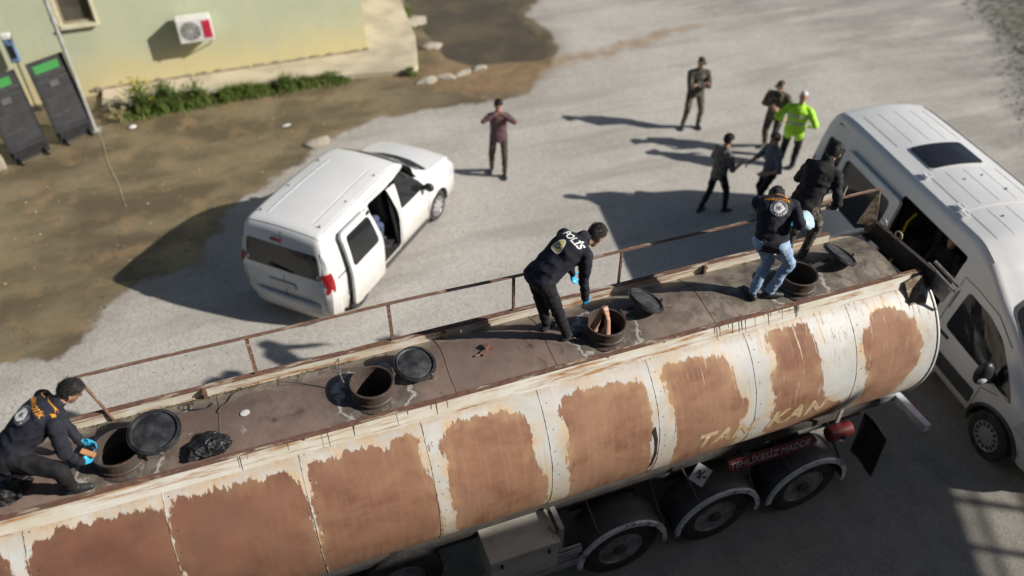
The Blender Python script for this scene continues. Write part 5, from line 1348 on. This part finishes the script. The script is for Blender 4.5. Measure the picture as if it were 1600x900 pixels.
CN = [0]
def person(label, loc, rz, P, sty, vox=.0115, group=None):
    CN[0] += 1; seed = CN[0] * 3.7
    root = thing('person', label, 'person', loc, rz, group)
    V = lambda k, d=None: Vector(P[k]) if k in P else (Vector(d) if d is not None else None)
    pel, nk, hd = V('pelvis', (0, 0, .95)), V('neck', (.02, 0, 1.45)), V('head', (.045, 0, 1.62))
    s = (nk - pel).normalized(); lat = V('lat', (0, 1, 0)); lat = (lat - s * lat.dot(s)).normalized(); fwd = lat.cross(s)
    k = P.get('bulk', 1.0); mb = MB(); prim = []
    def cap(a, ra, c, rb, tag_, n=12):
        a, c = Vector(a), Vector(c); d = c - a; L = d.length
        q = (d if L > 1e-6 else Vector((0, 0, 1))).to_track_quat('Z', 'Y').to_matrix(); prof = []
        for j in range(5): t = -PI/2 + PI/2 * j / 4; prof.append((ra * math.cos(t) if j else 0, ra * math.sin(t)))
        for j in range(5): t = PI/2 * j / 4; prof.append((rb * math.cos(t) if j < 4 else 0, L + rb * math.sin(t)))
        mb.lathe(prof, n, Matrix.Translation(a) @ q.to_4x4()); prim.append((np.array(a), ra, np.array(c), rb, tag_))
    # torso
    mid = pel.lerp(nk, .55) - fwd * P.get('arch', .02)
    def spine(t):
        if t < 0: return pel + (pel - mid).normalized() * -t * .9
        return pel.lerp(mid, t).lerp(mid.lerp(nk, t), t) if t <= 1 else nk + (nk - mid).normalized() * (t - 1)
    hm_ = P.get('hem', .15); T = [(-hm_, .172, .122), (-hm_*.35, .176, .127), (.08, .172, .128), (.3, .168, .125), (.55, .182, .138), (.76, .195, .135), (.9, .16, .105), (1.0, .085, .075)]
    if sty.get('short'): T = T[2:]
    vs = []; n = 20
    for t, a, c in T:
        o_ = spine(t); a *= k; c *= k
        for i in range(n):
            w_ = 2*PI*i/n; vs.append(o_ + lat * a * math.cos(w_) + fwd * c * math.sin(w_))
        e = max(0, a - c); prim.append((np.array(o_ - lat*e), c, np.array(o_ + lat*e), c, 'top'))
    fs = [(j*n+i, j*n+(i+1) % n, (j+1)*n+(i+1) % n, (j+1)*n+i) for j in range(len(T)-1) for i in range(n)]
    fs += [tuple(range(n-1, -1, -1)), tuple((len(T)-1)*n+i for i in range(n))]
    mb.add(vs, fs)
    for j in range(len(T) - 1):      # also between the rings, for the colouring
        (t0, a0, c0), (t1, a1, c1) = T[j], T[j+1]; o_ = spine((t0+t1)/2); c = (c0+c1)/2*k; e = max(0, (a0+a1)/2*k - c); prim.append((np.array(o_-lat*e), c, np.array(o_+lat*e), c, 'top'))
    cap(pel - lat*.075 - s*.05, .105*k, pel + lat*.075 - s*.05, .105*k, 'bottom')
    # neck and head
    look = V('look', (1, 0, 0)).normalized(); hup = V('hup', s + Vector((0, 0, .6))); hup = (hup - look * hup.dot(look)).normalized(); hl = hup.cross(look)
    HM = Matrix((look, hl, hup)).transposed()
    cap(nk - s*.04, .062, hd - hup*.05 - look*.015, .055, 'skin')
    if sty.get('collar', True): cap(nk - s*.03, .078*k, nk + s*.025, .07, 'top')
    mb.ell(hd + hup*.02, (.098, .078, .105), 16, 11, HM); prim.append((np.array(hd + hup*.03 - look*.01), .088, np.array(hd + hup*.03 + look*.01), .088, 'skin'))
    cap(hd + look*.025 - hup*.03, .066, hd + look*.045 - hup*.075, .042, 'skin')
    cap(hd + look*.092 + hup*.0, .010, hd + look*.108 - hup*.025, .014, 'skin', 8)
    cap(hd + look*.075 + hup*.03 - hl*.03, .016, hd + look*.075 + hup*.03 + hl*.03, .016, 'skin', 8)
    cap(hd + look*.085 - hup*.055 - hl*.015, .011, hd + look*.085 - hup*.055 + hl*.015, .011, 'skin', 8)
    for q in (-1, 1): cap(hd + hl*q*.08 + hup*.012 - look*.01, .014, hd + hl*q*.084 - hup*.02 - look*.005, .012, 'skin', 8)
    # arms
    gl = sty.get('hand', 'skin'); fore = sty.get('forearm', 'top'); upper = 'top'
    for sd, q in (('R', -1), ('L', 1)):
        sh = V('sh' + sd, nk + lat*q*.172*k - s*.085); wr = V('hand' + sd, pel + lat*q*.27 + Vector((.08, 0, -.13)))
        d_ = wr - sh
        if d_.length > .56: wr = sh + d_.normalized() * .56
        el = ik(sh, wr, .295, .27, V('elb' + sd, Vector((-.6, 0, 0)) + lat*q*.6 - Vector((0, 0, .3))))
        cap(nk + lat*q*.06 - s*.06, .068*k, sh, .072*k, 'top')
        cap(sh, .072*k, el, .056*k, upper); cap(el, .055*k if fore == 'top' else .046, wr, .04 if fore == 'top' else .031, fore)
        g_ = gl[sd] if isinstance(gl, dict) else gl
        hdv = V('fdir' + sd, wr - el).normalized(); pn = V('palm' + sd, Vector((.3, -q*.8, -.2))); pn = (pn - hdv*pn.dot(hdv)).normalized(); sdv = hdv.cross(pn)*-q
        curl = P.get('curl' + sd, .5)
        for e in (-1, 0, 1): cap(wr + sdv*e*.016, .019, wr + hdv*.078 + sdv*e*.024, .0165, g_, 8)
        for i, (fl, off) in enumerate(((.062, -1.5), (.075, -.5), (.082, .5), (.072, 1.5))):
            b0 = wr + hdv*.082 + sdv*off*.0215; d1 = (hdv*math.cos(curl) + pn*math.sin(curl)); d2 = (hdv*math.cos(curl*2.3) + pn*math.sin(curl*2.3))
            m_ = b0 + d1*fl*.55; cap(b0, .0105, m_, .0095, g_, 8); cap(m_, .0095, m_ + d2*fl*.5, .0085, g_, 8)
        t0 = wr + hdv*.025 + sdv*.03; t1 = t0 + (sdv*.75 + hdv*.6 + pn*.25).normalized()*.045; cap(t0, .014, t1, .0115, g_, 8); cap(t1, .0115, t1 + (hdv*.9 + sdv*.2 + pn*.35).normalized()*.035, .0095, g_, 8)
    # legs
    if not P.get('nolegs'):
        for sd, q in (('R', -1), ('L', 1)):
            hp = V('hip' + sd, pel + lat*q*.095 - s*.035); an_ = V('foot' + sd, (0, q*.11, 0)) + Vector((0, 0, .085))
            kn = ik(hp, an_, .44, .43, V('knee' + sd, (1, q*.15, .1)))
            cap(hp, .09*k, kn, .066*k, 'bottom'); cap(kn, .066*k, an_ + (kn-an_).normalized()*.03, .05*k, 'bottom')
            fd = V('toe' + sd, (1, q*.2, 0)); tp = P.get('tip' + sd, 0.0); fd = Vector((fd.x, fd.y, 0)).normalized(); up_ = Vector((0, 0, 1))
            fdd = (fd*math.cos(tp) - up_*math.sin(tp)); dn = (-up_*math.cos(tp) - fd*math.sin(tp))
            b0 = an_ + dn*.045
            cap(an_, .045, b0 - fdd*.03, .042, 'shoe'); cap(b0 - fdd*.045, .038, b0 + fdd*.08, .042, 'shoe'); cap(b0 + fdd*.08, .041, b0 + fdd*.15 + dn*.006, .032, 'shoe')
            cap(b0 - fdd*.05 + dn*.022, .022, b0 + fdd*.155 + dn*.022, .02, 'sole')
    tags = ['top', 'bottom', 'skin', 'shoe', 'sole', 'glove', 'sleeve', 'stripe', 'vest']
    mats = [sty.get('top', M_navy), sty.get('bottom', M_blackt), M_skin, sty.get('shoe', M_shoe), sty.get('sole', M_shoe), M_glove, sty.get('sleeve', M_navy), M_lw, sty.get('vest', M_navy)]
    o = bpy.data.objects.new('body', mb.mesh('body')); col.objects.link(o)
    m = o.modifiers.new('r', 'REMESH'); m.mode = 'VOXEL'; m.voxel_size = vox; m.adaptivity = 0
    m = o.modifiers.new('s', 'SMOOTH'); m.factor = .5; m.iterations = 4
    me = evalmesh(o); o.modifiers.clear(); o.data = me; o.parent = root
    nv = len(me.vertices); co = np.empty(nv*3); me.vertices.foreach_get('co', co); co = co.reshape(-1, 3)
    no = np.empty(nv*3); me.vertices.foreach_get('normal', no); no = no.reshape(-1, 3)
    best = np.full(nv, 1e9); cls = np.zeros(nv, int)
    for a, ra, c, rb, tg in prim:
        e = c - a; L2 = e @ e
        t = np.clip(((co - a) @ e) / L2, 0, 1) if L2 > 1e-9 else np.zeros(nv)
        d = np.linalg.norm(co - a - t[:, None]*e, axis=1) - (ra + (rb - ra)*t)
        b_ = d < best; best[b_] = d[b_]; cls[b_] = tags.index(tg)
    # folds in the cloth
    amp = np.where((cls == 0) | (cls == 1) | (cls == 6), 1.0, 0.0) * sty.get('fold', 1.0)
    disp = np.zeros(nv)
    for i in np.nonzero(amp > 0)[0]:
        p = co[i]; w1 = noise.noise((p[0]*6 + seed, p[1]*6, p[2]*11)); w2 = noise.noise((p[0]*16, p[1]*16 + seed, p[2]*22))
        disp[i] = .011*(abs(w1)*-2 + .5) + .006*w2
    co2 = co + no * (disp*amp)[:, None]; me.vertices.foreach_set('co', co2.ravel())
    me.materials.clear()
    for x in mats: me.materials.append(x)
    nf = len(me.polygons); fi = np.array([p.vertices[0] for p in me.polygons]); fc = np.array([cls[list(p.vertices)].min() if False else cls[p.vertices[0]] for p in me.polygons])
    me.polygons.foreach_set('material_index', fc.astype(np.int32)); me.polygons.foreach_set('use_smooth', [True]*nf); me.update()
    # eyes and hair or hat
    for q in (-1, 1): obj('eye', MB().ell(hd + look*.083 + hl*q*.031 + hup*.012, (.010, .013, .009), 8, 6, HM), M_eye, root, True)
    hs_ = sty.get('hat')
    if hs_ != 'bare':
        hb = MB(); hb.ell((0, 0, 0), (.107, .088, .112) if hs_ == 'cap' else (.104, .085, .110), 36, 22)
        def scalp(x, y, z): return z > .06 or (x < .005 and z > -.05 + max(0, x)*2) or (x < .07 and z > .025)
        vs = []; keepv = []
        for v in hb.v:
            x, y, z = v; keep = z > .035 if hs_ == 'cap' else scalp(x, y, z)
            nn = 1 if hs_ == 'cap' else 1 + .05*noise.noise((x*30 + seed, y*30, z*30)) + .07*abs(noise.noise((x*12, y*12 + seed, z*12)))*(1 if z > .03 else .4)
            vs.append(hd + hup*.022 + HM @ (Vector(v)*nn)); keepv.append(keep)
        hb.f = [f for f in hb.f if all(keepv[i] for i in f)]; hb.m = [0]*len(hb.f); hb.v = [tuple(v) for v in vs]
        if hs_ != 'cap':      # tufts
            rh = random.Random(CN[0])
            for _ in range(1300):
                p = Vector((rh.gauss(0, 1), rh.gauss(0, 1), rh.gauss(.4, 1))).normalized(); q_ = Vector((p.x*.106, p.y*.087, p.z*.112))
                if not scalp(*q_): continue
                fl = Vector((.9, rh.uniform(-.5, .5), .1)) - p*p.x; fl = (fl*(1 if p.z > .2 else .3) - Vector((0, 0, .7))*(p.z < .3) + p*rh.uniform(.0, .16) + Vector((rh.gauss(0, .18), rh.gauss(0, .18), 0))).normalized()*rh.uniform(.02, .04)*(1 if p.z > .2 else .5)
                w_ = fl.cross(p).normalized()*rh.uniform(.002, .004)
                hb.add([hd + hup*.022 + HM @ x for x in (q_ - w_, q_ + w_, q_ + fl*.6 + w_*.7, q_ + fl, q_ + fl*.6 - w_*.7)], [(0, 1, 2, 3, 4)])
        hm = hb.mesh('hair', sty.get('hairmat', M_hair), 60, False)
        bm = bmesh.new(); bm.from_mesh(hm); bmesh.ops.delete(bm, geom=[v for v in bm.verts if not v.link_faces], context='VERTS'); bm.to_mesh(hm); bm.free()
        obj('cap' if hs_ == 'cap' else 'hair', hm, None, root, solid=.012 if hs_ == 'cap' else 0)
        if hs_ == 'cap':
            vb = MB(); c0 = hd + hup*.062
            vb.grid(lambda u, w: c0 + look*(.085 + .085*w*math.sin(u*PI)**.6) + hl*(.085*math.cos(u*PI)) - hup*(.012*w), 14, 4); obj('visor', vb, sty.get('hairmat', M_hair), root, True, solid=.006)
    root['_s'] = 0; del root['_s']
    fr = dict(body=o, bvh=BVHTree.FromPolygons([Vector(p) for p in co2], [tuple(p.vertices) for p in me.polygons]), spine=spine, lat=lat, s=s, nb=-fwd, root=root, hd=hd)
    return fr

def on_back(fr, name, verts2d, faces, t, mat, dx=0.0, lift=.004, tilt=0.0, parent=None):
    """lay a flat print on the back of a jacket"""
    o0 = fr['spine'](t) - fr['lat']*dx; rt_, up_ = -fr['lat'], fr['s']; vs = []
    for x, y in verts2d:
        p = o0 + rt_*x + up_*y + fr['nb']*.5; h, nn, _, _ = fr['bvh'].ray_cast(p, -fr['nb'], 1.0)
        if h is None: h, nn, _, _ = fr['bvh'].find_nearest(p - fr['nb']*.4)
        vs.append(h + fr['nb']*lift)
    mb = MB(); mb.add(vs, faces); return obj(name, mb, mat, parent or fr['body'], True)
def disc2d(r0, r1, n=36, sq=1.0, cx=0, cy=0, fn=None):
    vs = []; fs = []; R_ = [r0, (r0 + r1)/2, r1] if r0 > 0 else [1e-4, r1*.33, r1*.66, r1]
    for r in R_:
        for i in range(n):
            a = 2*PI*i/n; q = r*(fn(a) if fn else 1); vs.append((cx + q*sq*math.cos(a), cy + q*math.sin(a)))
    for j in range(len(R_)-1):
        for i in range(n): fs.append((j*n+i, j*n+(i+1) % n, (j+1)*n+(i+1) % n, (j+1)*n+i))
    return vs, fs
def text2d(s_, size, bold=0.0, space=1.0):
    tm = textmesh(s_, size, 0, 0, space, bold); bm = bmesh.new(); bm.from_mesh(tm); bmesh.ops.triangulate(bm, faces=bm.faces)
    bmesh.ops.subdivide_edges(bm, edges=[e for e in bm.edges if e.calc_length() > size*.3], cuts=2, use_grid_fill=True); bm.verts.ensure_lookup_table()
    r = [(v.co.x, v.co.y) for v in bm.verts], [tuple(v.index for v in f.verts) for f in bm.faces]; bm.free(); return r
M_or = simple('orange_print', (.75, .33, .03), .6); M_wp = simple('white_print', (.8, .8, .78), .6, (.7, .7, .68), 20); M_gp = simple('grey_print', (.16, .17, .19), .7); M_yp = simple('gold_print', (.62, .52, .16), .6, (.4, .35, .12), 40)
def unit_badge(fr, t, dx):
    on_back(fr, 'badge_ring', *disc2d(.062, .092), t, M_gp, dx, .004)
    on_back(fr, 'badge_disc', *disc2d(0, .06, fn=lambda a: 1 - .12*(math.sin(a*2.5) > .5)), t, M_wp, dx, .005)
    on_back(fr, 'badge_star', *disc2d(0, .02, fn=lambda a: 1 + .45*math.cos(a*5)), t, M_gp, dx, .0075)
    v_, f_ = [], []
    for k_ in range(7):
        a = -PI*.85 + k_*.12*PI; b_ = len(v_); c_ = (.077*math.cos(a), .077*math.sin(a)); w_ = .006
        v_ += [(c_[0]-w_, c_[1]-w_), (c_[0]+w_, c_[1]-w_), (c_[0]+w_, c_[1]+w_), (c_[0]-w_, c_[1]+w_)]; f_.append((b_, b_+1, b_+2, b_+3))
    on_back(fr, 'badge_letters', v_, f_, t, M_wp, dx, .006)
def yoke_line(fr, t, mat, w_=.2, sag=.02):
    v_ = []; f_ = []
    for k_ in range(25):
        x = lerp(-w_, w_, k_/24); y = sag*(1 - (x/w_)**2); v_ += [(x, y - .0035), (x, y + .0035)]
        if k_: b_ = 2*k_; f_.append((b_-2, b_, b_+1, b_-1))
    on_back(fr, 'yoke_stripe', v_, f_, t, mat, 0, .004)

DZ = 3.235
# officer crouching at the first hatch
f1 = person('crouching officer in navy jacket with orange lettering reaching into the first hatch', (-2.36, 5.42, 3.22), math.radians(8),
    dict(pelvis=(-.16, -.02, .54), neck=(.28, .04, .81), head=(.41, .06, .88), look=(.75, .05, -.6), hup=(.5, 0, .8), lat=(0, 1, .12), arch=.06,
         handR=(.27, -.15, .23), handL=(.30, .04, .28), elbR=(-.3, -.8, -.3), elbL=(-.2, .8, -.1), fdirR=(.8, .3, -.3), fdirL=(.8, -.2, -.3), palmR=(.1, .9, -.2), palmL=(.1, -.9, -.2),
         footR=(.13, -.24, 0), kneeR=(.7, -.8, .5), toeR=(1, -.25, 0), footL=(-.62, .12, .0), kneeL=(.6, .3, -.8), tipL=.9, toeL=(1, 0, 0), bulk=1.06),
    dict(top=M_navy, bottom=M_blackt, hand='glove', sole=M_sole), .010)
unit_badge(f1, .6, -.0); on_back(f1, 'lettering', *text2d('NARKOTİK', .052, .0008), .83, M_or, 0, .005); yoke_line(f1, .98, M_or, .17)
o = obj('brown_packet', MB().box((0, 0, 0), (.13, .05, .035)), simple('brown_wrap', (.5, .25, .1), .6, (.35, .16, .06), 20), None, bevel=.008, loc=(-2.005, 5.36, 3.49), rot=(.3, .35, -.5)); tag(o, 'orange-brown packet held in blue gloves over the first hatch', 'packet')
# officer bending over the third hatch
f2 = person('officer with POLİS lettering on dark jacket bending over the third hatch', (2.55, 5.57, DZ), math.radians(14),
    dict(pelvis=(-.2, 0, .94), neck=(.24, -.03, 1.21), head=(.40, -.05, 1.20), look=(.7, .02, -.65), hup=(.55, 0, .8), lat=(0, 1, .05), arch=.06,
         handR=(.2, -.21, .56), handL=(.30, .14, .62), fdirR=(.25, .0, -1), fdirL=(.2, 0, -1), elbR=(-.8, -.5, 0), footR=(.06, -.13, 0), footL=(-.03, .12, 0), toeR=(1, -.15, 0), toeL=(1, .2, 0), kneeR=(1, -.1, 0), bulk=1.04, hem=.1),
    dict(top=M_navy, bottom=M_blackt, hand='glove', sole=M_sole), .010)
on_back(f2, 'lettering', *text2d('POLİS', .095, .003), .85, M_wp, .025, .006)
on_back(f2, 'badge', *disc2d(.066, .078, 40, .78, 0, 0, lambda a: 1 + .12*math.cos(a*3 + PI/2)), .55, M_wp, 0, .005)
on_back(f2, 'badge_field', *disc2d(.03, .066, 40, .78, 0, 0, lambda a: 1 + .12*math.cos(a*3 + PI/2)), .55, M_yp, 0, .005)
on_back(f2, 'badge_star', *disc2d(0, .03, 30, .85, 0, 0, lambda a: 1 + .3*math.cos(a*6)), .55, M_gp, 0, .006)
on_back(f2, 'badge_core', *disc2d(0, .014, 20), .55, M_wp, 0, .009)
# officer in jeans by the fourth hatch
f3 = person('officer in pale jeans and navy jacket with round badge beside the fourth hatch', (4.99, 5.42, DZ), math.radians(55),
    dict(pelvis=(-.15, .04, .88), neck=(.2, .05, 1.17), head=(.33, .04, 1.07), look=(.35, 0, -.95), hup=(.95, 0, .3), lat=(0, 1, -.03), arch=.07,
         handR=(.05, -.26, .93), handL=(.38, -.1, .75), elbR=(-.7, -.5, -.6), elbL=(.3, .6, -.8), fdirR=(.9, -.1, .3), footR=(-.06, -.1, 0), footL=(-.12, .08, 0), kneeR=(.6, -.9, .1), kneeL=(.8, -.6, .1), toeR=(.3, -1, 0), toeL=(.8, .6, 0), bulk=1.04, hem=.05),
    dict(top=M_navy, bottom=M_jeans, hand='glove', shoe=M_shoe, forearm='skin'), .010)
unit_badge(f3, .6, .02); on_back(f3, 'lettering', *text2d('NARKOTİK', .05, .0008), .82, M_or, .0, .005); yoke_line(f3, .97, M_or, .18)
mb = MB(); mb.box((0, 0, 0), (.2, .15, .05))
pk = bpy.data.objects.new('x', None)
b = MatB('pale_blue_film'); b.col(b.mix(b.noise(14, 4), (.34, .54, .68), (.52, .66, .74))).rough(.25); b.bump(b.noise(30, 4), .7, .01); M_film = b.m
mb = MB(); mb.ell((0, 0, 0), (.13, .10, .055), 22, 14); mb.v = [tuple(Vector(v)*(1 + .25*noise.noise((v[0]*14, v[1]*14, v[2]*14)))) for v in mb.v]
o = obj('blue_packet', mb, M_film, None, 50, loc=(5.25, 5.29, 4.27), rot=(.7, .2, .4)); tag(o, 'crinkled pale blue packet held by the officer in jeans', 'packet')
# dark clothed person behind him at the far rail
f4 = person('person in black coat leaning over the far rail behind the jeans officer', (5.80, 5.90, 3.16), math.radians(24),
    dict(pelvis=(-.1, 0, .87), neck=(.18, .0, 1.25), head=(.31, .02, 1.33), look=(.85, .1, -.35), hup=(.4, 0, .9), handR=(.22, -.2, .74), handL=(.42, .15, .86), footR=(-.02, -.1, 0), footL=(.05, .1, 0), bulk=.98),
    dict(top=cloth('black_coat', (.02, .018, .02), (.035, .032, .034)), bottom=M_camo2, shoe=M_shoe), .0115)
# arms of somebody inside the third hatch
f5 = person('person standing inside the third hatch with bare forearms and clasped hands raised', (3.05, 5.43, 1.63), math.radians(215),
    dict(pelvis=(.0, 0, .95), neck=(.02, 0, 1.42), head=(-.08, .0, 1.5), look=(.5, 0, .85), hup=(-.8, 0, .5), shR=(.0, -.14, 1.36), shL=(.0, .14, 1.36), handR=(.05, -.03, 1.905), handL=(.05, .06, 1.87), elbR=(.5, -.1, -.1), elbL=(.5, .1, -.1),
         fdirR=(-.15, .1, 1), fdirL=(-.1, -.3, 1), palmR=(.1, 1, 0), palmL=(.1, -1, 0), curlR=1.0, curlL=.9, footR=(0, -.1, 0), footL=(0, .1, 0), bulk=.92),
    dict(top=cloth('grey_tee', (.05, .05, .055)), bottom=M_blackt, forearm='skin'), .010)
# people standing in the yard
def stand(label, loc, deg, sty, **kw):
    P = dict(pelvis=(0, 0, .95), neck=(.03, 0, 1.44), head=(.06, 0, 1.61), look=(1, 0, -.15), footR=(0, -.13, 0), footL=(.03, .13, 0)); P.update(kw)
    return person(label, loc, math.radians(deg), P, sty, .0135, 'people standing in the yard')
stand('person in maroon jacket standing alone with hands raised to face beyond the white car', (4.66, 13.45, 0), 250, dict(top=cloth('maroon_jacket', (.115, .062, .072), (.15, .085, .095)), bottom=cloth('brown_trousers', (.075, .065, .05))), handR=(.24, -.06, 1.52), handL=(.22, .08, 1.50), elbR=(.2, -.9, -.5), elbL=(.2, .9, -.5), footR=(-.1, -.15, 0), footL=(.12, .12, 0))
stand('person in brown camouflage with folded arms farthest back in the yard', (9.4, 13.78, 0), 255, dict(top=M_camo2, bottom=M_camo, hat='cap', hairmat=M_camo2), handR=(.2, .05, 1.18), handL=(.22, -.05, 1.15), elbR=(0, -1, -.3), elbL=(0, 1, -.3), footR=(0, -.18, 0), footL=(0, .18, 0), bulk=1.08)
stand('person in camouflage standing directly behind the hi-vis vest', (10.5, 12.33, 0), 215, dict(top=M_camo, bottom=M_camo2, hat='cap', hairmat=M_camo2), handR=(.2, -.1, 1.15), handL=(.24, .12, 1.12), footR=(-.14, -.12, 0), footL=(.16, .14, 0), bulk=1.1, neck=(.08, 0, 1.43), head=(.13, 0, 1.58))
hv = simple('hi_vis_yellow', (.42, .80, .03), .6, (.36, .72, .02), 7)
fh = stand('person in bright yellow-green hi-vis jacket and white cap between the camouflaged person and the minibus', (10.47, 11.62, 0), 40, dict(top=hv, bottom=M_blackt, hat='cap', hairmat=M_lw), handR=(.12, -.3, 1.0), handL=(.1, .3, 1.0), bulk=1.2)
for t_, r_0 in ((.3, .0), (.62, .0)):
    v_ = []; f_ = []
    for k_ in range(21):
        x = lerp(-.19, .19, k_/20); v_ += [(x, -.022), (x, .022)]
        if k_: b_ = 2*k_; f_.append((b_-2, b_, b_+1, b_-1))
    on_back(fh, 'reflective_band', v_, f_, t_, simple('reflective_grey', (.5, .52, .5), .35), 0, .006)
stand('person in grey top and dark vest walking toward the blue-shirted person', (8.15, 10.72, 0), 5, dict(top=cloth('grey_top', (.16, .16, .15), (.09, .09, .085)), bottom=M_blackt, forearm='skin'), handR=(.36, -.14, 1.1), handL=(.3, .2, 1.05), footR=(.22, -.1, 0), footL=(-.22, .1, 0), elbR=(-.8, -.4, -.6))
stand('person in slate blue shirt holding out an arm to the grey-topped person', (9.1, 10.45, 0), 172, dict(top=cloth('slate_shirt', (.105, .125, .16), (.14, .16, .2)), bottom=M_blackt, shoe=simple('pale_shoe', (.4, .37, .32), .7), forearm='skin'), handR=(.42, -.12, 1.08), handL=(.24, .2, 1.0), footR=(-.08, -.12, 0), footL=(.1, .12, 0))
# people seated in the vehicles
CARM = CAR.matrix_basis.copy(); BUSM = BUS.matrix_basis.copy()
def seated(label, M, x, y, z, deg, sty, **kw):
    p = M @ Vector((x, y, z)); P = dict(pelvis=(-.08, 0, .60), neck=(-.1, 0, 1.08), head=(-.06, 0, 1.25), look=(1, 0, -.2), hipR=(-.05, -.1, .58), hipL=(-.05, .1, .58), footR=(.4, -.13, 0), footL=(.38, .13, 0), kneeR=(.5, 0, 1), kneeL=(.5, 0, 1), handR=(.2, -.15, .68), handL=(.2, .15, .68)); P.update(kw)
    return person(label, tuple(p), M.to_euler().z + math.radians(deg), P, sty, .0135, 'people seated in the vehicles')
seated('person in dark top and blue trousers seated inside the open car door', CARM, 1.52, -.40, .45, -38, dict(top=M_blackt, bottom=cloth('blue_trousers', (.07, .09, .17), (.1, .12, .2))), pelvis=(-.12, 0, .56), neck=(-.02, 0, 1.0), head=(.06, 0, 1.12), footR=(.36, -.1, 0.02), footL=(.38, .12, .02), handR=(.24, -.1, .62), handL=(.22, .1, .62))
seated('dark clothed person with bare arm seated nearest the open minibus door', BUSM, 3.28, -.42, .53, -60, dict(top=M_blackt, bottom=M_blackt, forearm='skin'), handR=(.34, -.1, .8), handL=(.3, .16, .7))
seated('dark clothed person seated beside the front edge of the minibus door opening', BUSM, 3.75, -.30, .53, -75, dict(top=M_blackt, bottom=M_blackt, forearm='skin'))
